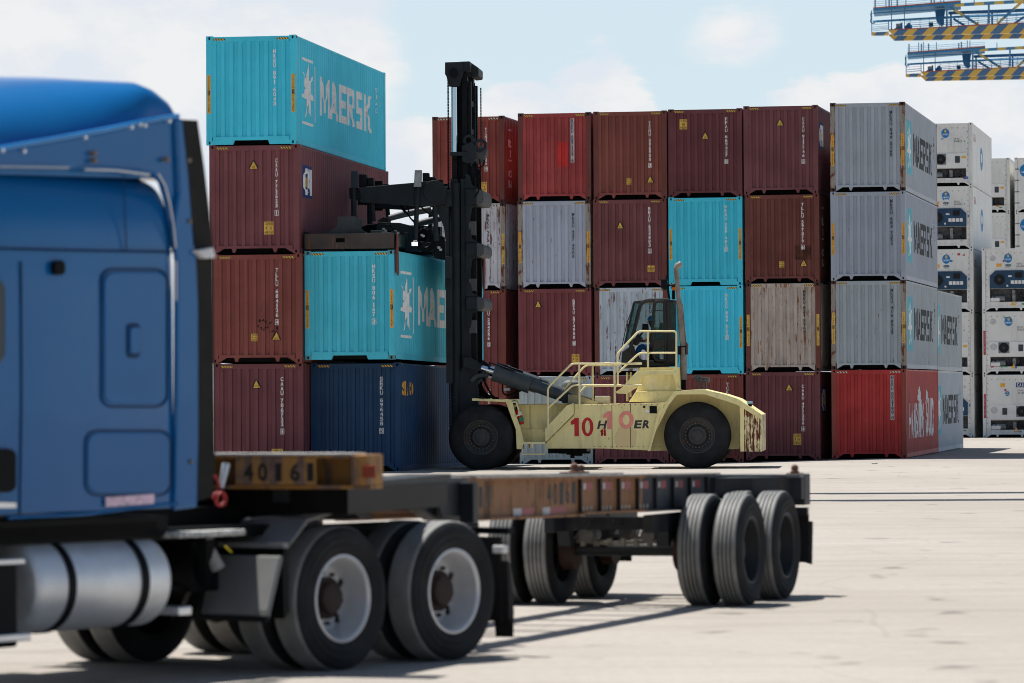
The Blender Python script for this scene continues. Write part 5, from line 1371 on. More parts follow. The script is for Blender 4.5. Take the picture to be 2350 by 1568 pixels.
shm = plain('shirt_grey', (0.09, 0.10, 0.11), .8)
vst = plain('vest_lime', (0.45, 0.60, 0.12), .6)
# body: pelvis, spine, neck, head with arms and legs, as one surface (x negative is forward)
bp = [((0, 0, .08), .13), ((-.03, 0, .30), .12), ((-.08, 0, .50), .13), ((-.12, 0, .60), .055), ((-.15, 0, .68), .060), ((-.17, 0, .76), .090), ((-.165, 0, .85), .075),
      ((-.10, -.19, .52), .055), ((-.16, -.25, .30), .045), ((-.40, -.20, .24), .035), ((-.50, -.17, .26), .025), ((-.56, -.15, .27), .028),
      ((-.10, .19, .52), .055), ((-.16, .25, .30), .045), ((-.40, .20, .26), .035), ((-.50, .17, .28), .025), ((-.56, .15, .29), .028),
      ((-.05, -.11, .04), .085), ((-.46, -.14, .10), .062), ((-.62, -.14, -.30), .045), ((-.74, -.14, -.36), .035),
      ((-.05, .11, .04), .085), ((-.46, .14, .10), .062), ((-.62, .14, -.30), .045), ((-.74, .14, -.36), .035)]
be = [(0, 1), (1, 2), (2, 3), (3, 4), (4, 5), (5, 6), (2, 7), (7, 8), (8, 9), (9, 10), (10, 11), (2, 12), (12, 13), (13, 14), (14, 15), (15, 16), (0, 17), (17, 18), (18, 19), (19, 20), (0, 21), (21, 22), (22, 23), (23, 24)]
skin('body', bp, be, skinm, dr)
for s_ in (-1, 1):
    for k in range(4):
        yk = s_ * (.15 + (k - 1.5) * .018)
        skin('finger', [((-.565, yk, .275), .0095), ((-.600, yk, .285), .009), ((-.618, yk, .262), .008), ((-.605, yk, .240), .007)], [(0, 1), (1, 2), (2, 3)], skinm, dr, lv=1)
    skin('thumb', [((-.54, s_ * .115, .27), .011), ((-.575, s_ * .10, .265), .010), ((-.60, s_ * .112, .255), .008)], [(0, 1), (1, 2)], skinm, dr, lv=1)
q = MB().lathe([(.001, -.02), (.012, -.015), (.018, 0), (.001, .03)], (-.258, 0, .765), (0, 0, 1), 10); q.build('nose', skinm, dr, smooth=True)
for s_ in (-1, 1):
    MB().lathe([(.001, -.006), (.010, 0), (.001, .006)], (-.250, s_ * .032, .792), (1, 0, 0), 10).build('eye', fanblk, dr, smooth=True)
    MB().lathe([(.001, -.012), (.020, -.004), (.024, .006), (.001, .012)], (-.165, s_ * .092, .775), (0, 1, 0), 12).build('ear', skinm, dr, smooth=True)
MB().box(-.257, -.248, -.022, .022, .722, .729).build('mouth', plain('lip', (.09, .03, .025), .5), dr)
skin('shirt', [((0, 0, .06), .150), ((-.03, 0, .30), .140), ((-.08, 0, .50), .140), ((-.10, -.20, .52), .066), ((-.155, -.255, .31), .056), ((-.10, .20, .52), .066), ((-.155, .255, .31), .056)], [(0, 1), (1, 2), (2, 3), (3, 4), (2, 5), (5, 6)], shm, dr)
for b in (-.15, .15):
    q = MB().tube([(-.215, b * .55, .20), (-.21, b * .75, .44), (-.12, b * .9, .62), (.02, b * .9, .60), (.10, b * .7, .42), (.125, b * .6, .15)], .022, 6, fillet=.08); q.build('vest_band', vst, dr, smooth=True)
q = MB().tube([(.14 * math.cos(t) * 1.12 - .02, .155 * math.sin(t) * 1.1, .20) for t in [2 * math.pi * i / 20 for i in range(20)]], .024, 6, closed=True); q.build('vest_band', vst, dr, smooth=True)
skin('trousers', [((0, 0, .05), .155), ((-.05, -.11, .045), .105), ((-.47, -.14, .10), .085), ((-.615, -.14, -.24), .070), ((-.05, .11, .045), .105), ((-.47, .14, .10), .085), ((-.615, .14, -.24), .070)], [(0, 1), (1, 2), (2, 3), (0, 4), (4, 5), (5, 6)], trm, dr)
q = MB().lathe([(.100, -.005), (.108, .02), (.104, .06), (.080, .10), (.04, .12), (.001, .125)], (-.165, 0, .80), (.12, 0, 1), 20); q.build('cap', plain('cap_blue', (.02, .20, .48), .7), dr, smooth=True)
for s_ in (-1, 1):
    MB().box(-.84, -.60, s_ * .14 - .05, s_ * .14 + .05, -.42, -.33).build('shoe', blk2, dr, bevel=.03, seg=3)
# ================================================================== road tractor
PHI = R(53.5)
Hd = Vector((-math.cos(PHI), -math.sin(PHI), 0)); Nl = Vector((math.sin(PHI), -math.cos(PHI), 0))      # heading, left side
TO = Vector((-1.21, 30.4, 0)) - Nl * 1.22                            # centre line, level with the front drive axle
MT = Matrix(((Hd.x, Nl.x, 0), (Hd.y, Nl.y, 0), (0, 0, 1))).to_4x4()   # local (forward, left, up)
MT = Matrix(((Hd.x, Nl.x, 0, TO.x), (Hd.y, Nl.y, 0, TO.y), (0, 0, 1, 0), (0, 0, 0, 1)))
def tpx(x, y, v=1.22):
    """sight line through the plane at lateral v -> (forward, height)"""
    O = TO + Nl * v; k = (x - 1175 - ROLL * (y - 784)) / FPX
    t = (k * O.y - O.x) / (Hd.x - k * Hd.y)
    Y = O.y + t * Hd.y
    return (t, CH - (y + ROLL * (x - 1175) - HY) * Y / FPX)
tr = thing('semi_truck', 'blue sleeper cab road tractor with aluminium fuel tank, out of focus at the left', 'truck')
tr.matrix_world = MT
def setx(o): return o
blue, bt, bb = newmat('truck_blue')
tcn = bt.nodes.new('ShaderNodeTexCoord')
fn_ = noise(bt, tcn.outputs['Object'], 1.3, 4, .5)
LK(bt, mixc(bt, fn_, (0.003, 0.113, 0.325), (0.004, 0.132, 0.375)), bb.inputs['Base Color'])
bb.inputs['Roughness'].default_value = 0.28; bb.inputs['Coat Weight'].default_value = 0.55; bb.inputs['Coat Roughness'].default_value = 0.03; bb.inputs['Metallic'].default_value = 0; bb.inputs['Specular IOR Level'].default_value = .12
bpn = bt.nodes.new('ShaderNodeBump'); bpn.inputs['Strength'].default_value = .25; bpn.inputs['Distance'].default_value = .05
LK(bt, noise(bt, tcn.outputs['Object'], 0.9, 2, .4), bpn.inputs['Height']); LK(bt, bpn.outputs[0], bb.inputs['Coat Normal'])
blacks = plain('truck_black', (0.005, 0.006, 0.007), .5, vary=.3, spec=.10)
rubr = plain('side_seal_rubber', (0.020, 0.020, 0.018), .8, vary=.2, spec=.2)
alu = plain('tank_aluminium', (0.76, 0.78, 0.80), .45, metal=.6, vary=.12, nscale=2)
steelw = plain('wheel_steel_light', (0.60, 0.61, 0.63), .35, metal=.35, vary=.08)
hubr = plain('hub_rust', (0.022, 0.013, 0.012), .6, vary=.4)
flap = plain('mudflap_grey', (0.20, 0.20, 0.198), .6, vary=.10)
seam = plain('panel_gap', (0.002, 0.030, 0.10), .5)
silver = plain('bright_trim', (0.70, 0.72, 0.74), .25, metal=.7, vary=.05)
TP = lambda pts, v=1.22: [tpx(x, y, v) for x, y in pts]
# sleeper and door side outline, flat flank
flank = TP([(410, 1168), (408, 600), (404, 520)], 1.19)
tR, zlow = tpx(410, 1165, 1.19); zsh = tpx(300, 392, 1.19)[1]
tF = 5.05
def shell(name, stations, mat, vmax=1.2, n=16, close=True):
    """stations: (t, z0, z1, half width, roundness exponent): closed hoops from the left sill over the top to the right sill"""
    q = MB(); rings = []
    for (t, z0, z1, hw, e) in stations:
        ring_ = [(t, hw, z0)]
        for i in range(n + 1):
            a = math.pi * i / n; c, s_ = math.cos(a), math.sin(a)
            ring_.append((t, hw * math.copysign(abs(c) ** (2 / e), c), z0 + .02 + (z1 - z0 - .02) * abs(s_) ** (2 / e)))
        ring_.append((t, -hw, z0)); rings.append(ring_)
    m_ = len(rings[0]); base_ = len(q.v)
    q.v += [p for r_ in rings for p in r_]
    for j in range(len(rings) - 1):
        q.f += [(j * m_ + i, j * m_ + i + 1, (j + 1) * m_ + i + 1, (j + 1) * m_ + i) for i in range(m_ - 1)]
        q.f.append((j * m_ + m_ - 1, j * m_, (j + 1) * m_, (j + 1) * m_ + m_ - 1))
    q.f.append(tuple(range(m_))); q.f.append(tuple((len(rings) - 1) * m_ + i for i in range(m_)))
    return q.build(name, mat, tr, smooth=True, angle=50)
sl = shell('sleeper_body', [(tR, zlow, zsh - .10, 1.12, 9), (tR + .03, zlow, zsh - .02, 1.17, 9), (tR + .12, zlow, zsh, 1.19, 9), (tR + 1.6, zlow, zsh + .02, 1.19, 9), (tR + 2.2, zlow - .02, zsh + .0, 1.17, 8), (tR + 3.0, zlow - .02, zsh - .15, 1.12, 7), (tR + 3.35, zlow, zsh - .45, 1.06, 6), (tR + 3.7, zlow, 2.35, 1.0, 6)], blue, n=40)
# roof cap with rounded rear
cap = []
for (x, y) in ((396, 272), (390, 250), (372, 215), (345, 192), (320, 184), (285, 176), (220, 170), (120, 172), (0, 182)):
    t = tpx(x, y, 1.02)[0]; O_ = TO + Nl * (1.0 if x > 330 else .85 if x > 250 else .5 if x > 200 else .15); cap.append((t, CH - (y + ROLL * (x - 1175) - HY) * (O_.y + t * Hd.y) / FPX))
t_end = cap[-1][0]
cap += [(t_end + .5, cap[-1][1] - .07), (t_end + 1.0, cap[-1][1] - .28), (t_end + 1.35, cap[-1][1] - .60)]
st_ = []
for i, (t, z) in enumerate(cap):
    f = min(1, (t - cap[0][0] + .08) / .5)
    b0_ = tpx(390, 270, 1.13)[1] - .42 - max(0, (t - tR)) * .02
    st_.append((t, b0_, z, 1.12, 9 if i < 5 else 5 if i < 6 else 3.2 if i < 7 else 2.5))
shell('roof_fairing', st_, blue, n=32)
# flat fairing side below the trim line, reaching back past the sleeper
def side_plate(name, pts, v, th, mat, bevel=.0, both=True):
    q = MB().prism([tpx(x, y, v) for x, y in pts], v - th, v)
    o = q.build(name, mat, tr, bevel=bevel)
    if both:
        MB().prism([tpx(x, y, v) for x, y in pts], -v, -v + th).build(name, mat, tr, bevel=bevel)
    return o
side_plate('fairing_side', [(-60, 352), (0, 343), (120, 322), (240, 300), (340, 279), (404, 270), (411, 330), (418, 420), (422, 560), (412, 590), (396, 560), (386, 470), (372, 420), (350, 398), (250, 388), (-60, 386)], 1.165, .05, blue, .02)
q = MB()
for v in (1.175, -1.175):
    q.tube([(*tpx(x, y, 1.175)[:1], v, tpx(x, y, 1.175)[1]) for x, y in ((-60, 350), (0, 341), (120, 320), (240, 298), (340, 277), (408, 266))], .018, 8)
q.build('fairing_trim', plain('trim_light_blue', (0.02, 0.22, 0.55), .2, coat=1.0), tr, smooth=True)
side_plate('side_extender', [(404, 268), (420, 272), (434, 400), (446, 560), (452, 580), (457, 700), (458, 1000), (455, 1165), (402, 1172), (405, 900), (406, 600), (398, 520), (411, 440)], 1.20, .04, blue, .02)
side_plate('extender_seal', [(419, 274), (453, 276), (468, 380), (480, 480), (488, 560), (489, 590), (492, 900), (494, 1050), (488, 1140), (470, 1146), (454, 1150), (456, 900), (452, 700), (446, 570), (432, 400)], 1.19, .02, rubr)
# highlights on the sleeper seam and shoulder, put in as thin bright strips
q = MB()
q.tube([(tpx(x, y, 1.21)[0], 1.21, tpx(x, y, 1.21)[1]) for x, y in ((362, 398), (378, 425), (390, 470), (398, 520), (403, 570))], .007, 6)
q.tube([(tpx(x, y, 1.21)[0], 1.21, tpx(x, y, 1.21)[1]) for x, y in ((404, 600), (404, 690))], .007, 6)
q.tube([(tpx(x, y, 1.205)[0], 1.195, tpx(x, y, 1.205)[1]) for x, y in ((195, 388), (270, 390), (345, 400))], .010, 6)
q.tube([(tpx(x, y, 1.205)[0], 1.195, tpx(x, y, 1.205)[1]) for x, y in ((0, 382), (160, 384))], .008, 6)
q.build('seam_highlight', silver, tr, smooth=True)
q = MB()
for (x, y) in ((6, 345), (56, 347), (196, 315), (302, 292), (322, 286), (333, 288), (389, 278)):
    t, z = tpx(x, y, 1.19); q.cyl((t, 1.16, z), (t, 1.195, z), .014, n=8)
q.build('rivet', silver, tr, split=True)
# door gaps
def gap(name, pts, r=.007, closed=False, v=1.195, mat=seam, fil=.12):
    q = MB().tube([(tpx(x, y, v)[0], v, tpx(x, y, v)[1]) for x, y in pts], r, 6, closed=closed, fillet=0 if closed else fil)
    return q.build(name, mat, tr, smooth=True)
def rrect(x0, y0, x1, y1, r=22, n=5):
    o = []
    for cx, cy, a0 in ((x1 - r, y0 + r, -90), (x1 - r, y1 - r, 0), (x0 + r, y1 - r, 90), (x0 + r, y0 + r, 180)):
        for i in range(n + 1):
            a = R(a0 + 90 * i / n); o.append((cx + r * math.cos(a), cy + r * math.sin(a)))
    return o
def rpanel(name, x0, y0, x1, y1, r, depth=.010):
    q = MB().prism([tpx(x, y, 1.19) for x, y in rrect(x0, y0, x1, y1, r)], 1.17, 1.19 + depth); return q.build(name, blue, tr, bevel=.010, seg=3)
rpanel('luggage_door', 238, 624, 379, 928, 24); gap('luggage_door_gap', rrect(233, 618, 384, 934, 26), closed=True, r=.007)
rpanel('lower_hatch', 200, 992, 388, 1132, 26, .010); gap('lower_hatch_gap', rrect(196, 988, 393, 1137, 28), closed=True, r=.006)
q = MB().prism([tpx(x, y, 1.19) for x, y in rrect(287, 742, 318, 822, 10)], 1.19, 1.208); q.build('latch_recess', seam, tr, bevel=.006)
q = MB().prism([tpx(x, y, 1.19) for x, y in rrect(292, 750, 314, 812, 8)], 1.20, 1.222); q.build('latch_handle', blue, tr, bevel=.008)
gap('side_gap', [(48, 600), (50, 900), (46, 1190)]); gap('roof_gap', [(-30, 570), (200, 575), (400, 578)], r=.008)
gap('side_gap', [(282, 400), (290, 575)], r=.005)
gap('drip_rail', [(20, 1188), (200, 1180), (350, 1160), (408, 1155)], r=.012, mat=blue)
q = MB().prism([tpx(x, y, 1.19) for x, y in rrect(115, 598, 141, 632, 10)], 1.19, 1.23); q.build('cab_vent', blacks, tr, bevel=.01)
q = MB().prism([tpx(x, y, 1.19) for x, y in rrect(-30, 1030, 33, 1130, 18)], 1.18, 1.215); q.build('door_handle', blacks, tr, bevel=.01)
q = MB().prism([tpx(x, y, 1.19) for x, y in rrect(-120, 640, 9, 835, 24)], 1.16, 1.205); q.build('door_window', glass('truck_glass', (.02, .03, .035), .9), tr, bevel=.01)
q = MB().prism([tpx(x, y, 1.19) for x, y in ((238, 1142), (349, 1134), (348, 1156), (238, 1163))], 1.205, 1.212); q.build('reflective_sticker', plain('sticker_pink', (.75, .55, .66), .4, vary=.3, nscale=25), tr)
q = MB().prism([tpx(x, y, 1.19) for x, y in ((-30, 1152), (33, 1154), (33, 1166), (-30, 1166))], 1.205, 1.21); q.build('model_plate', silver, tr)
q = MB().prism([tpx(x, y, 1.21) for x, y in ((441, 576), (480, 568), (486, 592), (462, 594))], 1.19, 1.25); q.build('extender_bracket', plain('bracket_white', (.7, .7, .7), .4), tr, bevel=.008)
q = MB()
for (x, y) in ((218, 352), (218, 368), (384, 366), (434, 368), (435, 1138 - 630), (438, 1060)):
    t, z = tpx(x, y, 1.205); q.cyl((t, 1.16, z), (t, 1.215, z), .016, n=8)
q.build('screw_head', plain('screw_brown', (.20, .16, .12), .5), tr)
# rest of the cab, mostly out of frame: hood, bumper, windscreen, grille
shell('hood', [(tR + 3.55, .95, 2.15, 1.02, 5), (tR + 4.2, .80, 1.98, .98, 4.5), (tR + 5.0, .65, 1.78, .90, 4), (tR + 5.25, .65, 1.5, .86, 4)], blue, n=20)
MB().box(tR + 5.2, tR + 5.45, -1.15, 1.15, .35, .80).build('bumper', silver, tr, bevel=.05, seg=3)
MB().box(tR + 5.20, tR + 5.30, -.55, .55, .85, 1.45).build('grille', blacks, tr, bevel=.02)
MB().prism([(tR + 3.05, 2.45), (tR + 3.08, 2.42), (tR + 3.75, 2.30), (tR + 3.42, 3.05)], -1.0, 1.0).build('windscreen', MATS['truck_glass'], tr)
# underbody
q = MB()
for v in (-.43, .43): q.box(-2.6, tR + 5.0, v - .04, v + .04, .72, .98)
for t in (-2.5, -1.3, -.1, 1.2, 2.4): q.box(t, t + .1, -.39, .39, .76, .94)
q.build('frame_rail', blacks, tr)
MB().box(tR - .05, tR + 3.2, -1.05, 1.05, 1.02, 1.16).build('cab_underside', blacks, tr)
MB().box(tR + .05, tR + 3.0, .95, 1.05, 1.0, 1.13).build('side_skirt', grease, tr, bevel=.01)
# deck plate behind the cab
dp0 = tpx(405, 1172, .9)
MB().box(.45, tR + .1, -.85, .90, .98, 1.06).build('deck_plate', blacks, tr, bevel=.005)
MB().box(.30, tR - .1, -.55, .60, 1.06, 1.19).build('battery_box', blacks, tr, bevel=.01)
q = MB(); a0 = tpx(345, 1176, 1.18)[0]
q.box(1.05, tR - .02, 1.02, 1.18, 1.005, 1.045); q.build('deck_step', plain('step_dull', (.50, .50, .48), .5, vary=.5, nscale=30), tr, bevel=.01)
# fuel tank
tkc = (0, .88); rT = .315; zt = .72
tL = tpx(60, 1340, .95)[0]; tRr = tpx(400, 1345, 1.19)[0]
tkp = [(.001, 0), (rT - .06, .0), (rT - .015, .02), (rT, .05)]
Lk = tpx(92, 1345, 1.19)[0] - tRr
prof = [(.001, 0), (rT - .06, 0), (rT - .015, .018), (rT, .055), (rT, Lk - .055), (rT - .015, Lk - .018), (rT - .06, Lk), (.001, Lk)]
MB().lathe(prof, (tRr, .88, zt), (1, 0, 0), 48).build('fuel_tank', alu, tr, smooth=True, angle=60)
def strap(x):
    t, _ = tpx(x, 1345, 1.19)
    MB().lathe([(rT + .001, -.035), (rT + .010, -.035), (rT + .010, .035), (rT + .001, .035)], (t, .88, zt), (1, 0, 0), 48).build('tank_strap', blacks, tr, smooth=True)
strap(166); strap(334)
t, z = tpx(175, 1262, .95); MB().cyl((t, .93, zt + rT - .03), (t, .95, zt + rT + .05), .05, n=14).build('fuel_cap', blacks, tr, smooth=True)
# step box ahead of the tank
t0 = tpx(50, 1380, 1.2)[0]
MB().box(t0, t0 + .8, .70, 1.17, .34, .92).build('step_box', blacks, tr, bevel=.02)
MB().box(t0 - .02, t0 + .8, .80, 1.22, tpx(20, 1290, 1.22)[1] - .02, tpx(20, 1290, 1.22)[1] + .02).build('cab_step', silver, tr, bevel=.008)
MB().box(t0 - .05, t0 + .8, .80, 1.24, tpx(20, 1466, 1.22)[1] - .02, tpx(20, 1466, 1.22)[1] + .03).build('cab_step', silver, tr, bevel=.008)
t, z = tpx(405, 1402, 1.1); MB().box(t - .10, t + .04, .9, 1.16, z - .03, z + .03).build('tank_bracket', silver, tr, bevel=.01)
# tyres
def road_wheel(parent, c, axis, r=.522, w=.28, rim=None, mt=None, dish='in', tread=None):
    """c: centre of outer face, axis: unit vector pointing outward; body goes inward"""
    c = Vector(c); ax = Vector(axis).normalized(); rr = r * .59
    prof = [(rr, .03), (rr + .03, .012), (r * .72, .004), (r * .74, .0), (r * .755, .006), (r * .80, 0.0), (r * .85, .0), (r * .86, .007), (r * .90, .007), (r * .93, .012), (r * .972, .028)]
    tw0, tw1 = .034, w - .034
    seg_ = [(r * .985, tw0), (r, tw0 + .012)]
    gr = 4; lw = (tw1 - tw0 - .02) / (gr + 1)
    for k in range(gr):
        a = tw0 + .01 + lw * (k + 1); seg_ += [(r + .002, a - .006), (r - .014, a - .004), (r - .014, a + .004), (r + .002, a + .006)]
    seg_ += [(r, tw1 - .012), (r * .985, tw1)]
    prof2 = [(r * .972, w - .028), (r * .93, w - .012), (r * .80, w), (rr + .03, w - .012), (rr, w - .03)]
    t = MB().lathe([(a, -b) for a, b in prof + seg_ + prof2], (0, 0, 0), ax, 60)
    me = t.mesh('wheel', tyrem, True, 28)
    me.materials.append(tread or tyred)
    for p in me.polygons:
        rad = (p.center - ax * p.center.dot(ax)).length
        if rad > r * .98 - .001: p.material_index = 1
    o = bpy.data.objects.new('wheel', me); COL.objects.link(o); o.parent = parent; o.location = c
    if rim:
        if rim == 'deep':
            rp = [(rr + .004, -.028), (rr + .010, -.018), (rr - .006, -.014), (rr - .020, -.03), (rr - .028, -.10), (rr - .045, -.15), (rr - .05, -.20), (rr * .80, -.222), (rr * .60, -.205), (rr * .48, -.20)]
        else:
            rp = [(rr + .004, -.028), (rr + .010, -.018), (rr - .010, -.016), (rr - .03, -.06), (rr * .8, -.09), (rr * .5, -.09), (rr * .48, -.12)]
        MB().lathe(rp, (0, 0, 0), ax, 48).build('rim', mt or steelw, o, smooth=True, angle=30)
        dd = -.20 if rim == 'deep' else -.12
        MB().lathe([(rr * .50, dd - .01), (rr * .50, dd + .04), (rr * .40, dd + .05), (rr * .36, dd + .09), (rr * .25, dd + .10), (.001, dd + .10)], (0, 0, 0), ax, 26).build('hub', hubr, o, smooth=True, angle=30)
        if rim == 'deep':
            u_ = ax.orthogonal().normalized(); w_ = ax.cross(u_)
            q = MB(); q2 = MB()
            for i in range(10):
                a = 2 * math.pi * i / 10; p = (u_ * math.cos(a) + w_ * math.sin(a)) * rr * .60
                q.cyl(p + ax * (dd - .002), p + ax * (dd + .028), .014, n=6)
            for i in range(5):
                a = 2 * math.pi * (i + .5) / 5; p = (u_ * math.cos(a) + w_ * math.sin(a)) * rr * .76
                q2.cyl(p + ax * (-.211), p + ax * (-.216 + .012), .022, n=12)
            q.build('wheel_nut', hubr, o); q2.build('hand_hole', dark, o)
            # valve stem catches the light
            p = (u_ * math.cos(1.2) + w_ * math.sin(1.2)) * (rr - .05)
            MB().cyl(p + ax * (-.20), p + ax * (-.14), .006, n=6).build('valve_stem', silver, o)
    return o
dust2 = plain('tread_dusty_light', (0.165, 0.165, 0.16), .6, vary=.2, nscale=4, spec=.5)
dust3 = plain('tread_dusty_pale', (0.26, 0.258, 0.25), .7, vary=.2, nscale=4, spec=.4)
for t in (0.0, -1.32):
    for s_ in (1, -1):
        road_wheel(tr, (t, s_ * 1.22, .517), (0, s_, 0), rim='deep', tread=dust3)
        road_wheel(tr, (t, s_ * (1.22 - .345), .517), (0, s_, 0), tread=dust3)
    MB().cyl((t, -.9, .52), (t, .9, .52), .09, n=12).build('drive_axle', blacks, tr, smooth=True)
    MB().lathe([(.001, -.2), (.15, -.16), (.21, 0), (.15, .16), (.001, .2)], (t, 0, .52), (1, 0, 0), 16).build('differential', blacks, tr, smooth=True)
for s_ in (1, -1): road_wheel(tr, (tR + 4.1, s_ * 1.2, .517), (0, s_, 0), rim='flat', w=.28)
# quarter fenders in front of the leading drive wheels
for s_ in (1, -1):
    arc = []
    for i in range(9):
        a = R(98 - i * 12.5)
        arc.append((.0 + .66 * math.cos(a), .53 + .63 * math.sin(a)))
    arc2 = [(x + .018 * (1 if x > .3 else .3), z + .018) for x, z in arc]
    arc = [p for p in arc]
    pts = [(.10, 1.15), (.36, 1.09), (.58, .93), (.66, .76), (.685, .44), (.665, .44), (.64, .755), (.56, .915), (.35, 1.07), (.10, 1.13)]
    MB().prism([(.08, 1.15), (.40, 1.10), (.60, .93), (.585, .915), (.38, 1.08), (.08, 1.13)], *sorted((s_ * .60, s_ * 1.20))).build('quarter_fender', flap, tr, bevel=.012)
    MB().prism([(.66, .84), (.70, .85), (.84, .47), (.85, .40), (.82, .40), (.80, .46)], *sorted((s_ * .58, s_ * 1.20))).build('fender_panel', flap, tr, bevel=.02, seg=3)
    MB().prism([(.60, .93), (.66, .84), (.64, .40), (.58, .45)], *sorted((s_ * .60, s_ * 1.18))).build('fender_inner', blacks, tr)
    MB().box(.62, .68, *sorted((s_ * .30, s_ * 1.21)), .90, .935).build('fender_bracket', plain('bracket_dull', (.22, .22, .22), .4), tr)
    MB().box(.83, .87, *sorted((s_ * .58, s_ * 1.20)), .385, .43).build('fender_edge', blacks, tr)
# fifth wheel and suspension clutter
MB().prism([(-1.15, 1.05), (-1.05, 1.12), (-.25, 1.13), (-.25, 1.08), (-1.05, 1.05)], -.45, .45).build('fifth_wheel', grease, tr, bevel=.01)
q = MB()
for t in (0, -1.32):
    for s_ in (1, -1):
        q.cyl((t + .30, s_ * .5, .62), (t + .30, s_ * .5, .86), .13, n=14); q.box(t - .35, t + .4, s_ * .5 - .05, s_ * .5 + .05, .42, .50)
q.cyl((1.15, .35, .82), (1.75, .35, .82), .14, n=16); q.cyl((1.0, -.6, .72), (1.7, -.6, .72), .14, n=16)
q.tube([(1.15, .9, 1.0), (1.05, .8, .75), (.95, .6, .55), (.9, .5, .45)], .06, 8, fillet=.1); q.box(.85, 1.15, .45, .75, .6, .95)
q.build('suspension_part', blacks, tr, smooth=True, split=True)
q = MB().cyl((1.08, .85, .90), (1.02, .9, .76), .05, n=12); q.build('air_dryer', plain('dryer_grey', (.3, .3, .3), .5), tr, smooth=True)
q = MB()
for k in range(5):
    q.tube([(.8 + .08 * k, .45 - .1 * k, 1.02), (.9, .55 - .1 * k, .75), (1.2, .7 - .1 * k, .6 + .04 * k)], .014, 6, fillet=.1)
q.build('air_line', rubber, tr, smooth=True)
q = MB().tube([(1.06, 1.0, .92), (1.0, 1.0, .88)], .006, 5); q.build('yellow_tag_line', plain('tag_yellow', (.75, .6, .03), .5), tr)
# coiled red and blue air hoses to the trailer
rq = plain('air_hose_red', (.40, .05, .05), .5)
tA = tpx(500, 1060, .1)
q = MB(); cz = [(tpx(500, 1135, .9)[0], tpx(500, 1135, .9)[1])]
q.tube([(cz[0][0] + .055 * math.cos(a), .9 + .02 * a / 6, cz[0][1] - .03 + .05 * math.sin(a) ) for a in [i * .45 for i in range(32)]], .008, 6)
q.tube([(tpx(505, 1120, .9)[0], .9, tpx(505, 1120, .9)[1]), (tpx(495, 1090, .9)[0], .9, tpx(495, 1090, .9)[1]), (1.65, .3, 1.6)], .012, 6, fillet=.1); q.build('air_hose', rq, tr, smooth=True)
q = MB().tube([(tpx(520, 1065, .85)[0], .85, tpx(520, 1065, .85)[1]), (tpx(508, 1120, .85)[0], .85, tpx(508, 1120, .85)[1])], [.03, .018], 8); q.build('gladhand', silver, tr, smooth=True)
# rear mud flaps and end of frame
for s_ in (1, -1):
    MB().box(-1.98, -1.95, *sorted((s_ * .66, s_ * 1.16)), .26, .90).build('mud_flap', rubber, tr)
    MB().box(-2.05, -1.97, *sorted((s_ * .40, s_ * 1.22)), .92, .97).build('flap_hanger', blacks, tr)
t, z = tpx(1143, 1262, 1.22)
MB().box(-2.0, -1.93, 1.10, 1.20, z - .03, z + .03).build('rear_lamp', plain('lamp_white2', (.7, .7, .7), .3), tr, bevel=.01)
q = MB().prism([(-1.96, .72), (-2.0, .70), (-2.04, .34), (-2.03, .14), (-2.01, .30), (-1.98, .26)], 1.05, 1.22); q.build('torn_flap', rubber, tr)

# ================================================================== container chassis
PT = R(71.4)
Ht = Vector((-math.cos(PT), -math.sin(PT), 0)); Nt = Vector((math.sin(PT), -math.cos(PT), 0))
CO = Vector((2.91, 41.5, 0)) - Nt * 1.22
MC = Matrix(((Ht.x, Nt.x, 0, CO.x), (Ht.y, Nt.y, 0, CO.y), (0, 0, 1, 0), (0, 0, 0, 1)))
def cpx(x, y, v=1.22):
    O = CO + Nt * v; k = (x - 1175 - ROLL * (y - 784)) / FPX
    t = (k * O.y - O.x) / (Ht.x - k * Ht.y)
    Y = O.y + t * Ht.y
    return (t, CH - (y + ROLL * (x - 1175) - HY) * Y / FPX)
ch = thing('container_chassis', 'empty rusty container chassis trailer with orange-brown rails coupled to the blue truck', 'trailer')
ch.matrix_world = MC
och = paint('chassis_ochre', (0.24, 0.105, 0.035), 0.6, 3, .18, rough=.6, dirt=.45, rustc=(.10, .055, .035), spec=.3)
och2 = paint('bolster_ochre', (0.34, 0.17, 0.045), 0.80, 9, .18, rough=.6, dirt=.45, rustc=(.13, .085, .065))
cdk = paint('chassis_dark', (0.016, 0.019, 0.024), 0.25, 4, .25, rough=.5, dirt=.15, rustc=(.05, .025, .018), spec=.2)
ctop = plain('chassis_pale_top', (0.33, 0.31, 0.28), .6, vary=.35, nscale=5)  # paler than the beam sides, used on upper faces
S = .0150      # nose-up attitude
zt_ = lambda t: 1.185 + S * t
def rail_beam(v0, v1, t0, t1, h=.33, name='main_beam', mat=och):
    q = MB(); fl = .02
    def bar(a, b, z0a, z1a, z0b, z1b, va, vb):
        q.add([(a, va, z0a), (b, va, z0b), (b, vb, z0b), (a, vb, z0a), (a, va, z1a), (b, va, z1b), (b, vb, z1b), (a, vb, z1a)], [(0, 1, 2, 3), (4, 7, 6, 5), (0, 4, 5, 1), (3, 2, 6, 7), (0, 3, 7, 4), (1, 5, 6, 2)])
    vm = (v0 + v1) / 2
    bar(t0, t1, zt_(t0) - h + fl, zt_(t0) - fl, zt_(t1) - h + fl, zt_(t1) - fl, vm - .008, vm + .008)
    bar(t0, t1, zt_(t0) - h, zt_(t0) - h + fl, zt_(t1) - h, zt_(t1) - h + fl, v0, v1)
    q2 = MB(); q, q2 = q, q
    bar(t0, t1, zt_(t0) - fl, zt_(t0), zt_(t1) - fl, zt_(t1), v0, v1)
    return q.build(name, mat, ch)
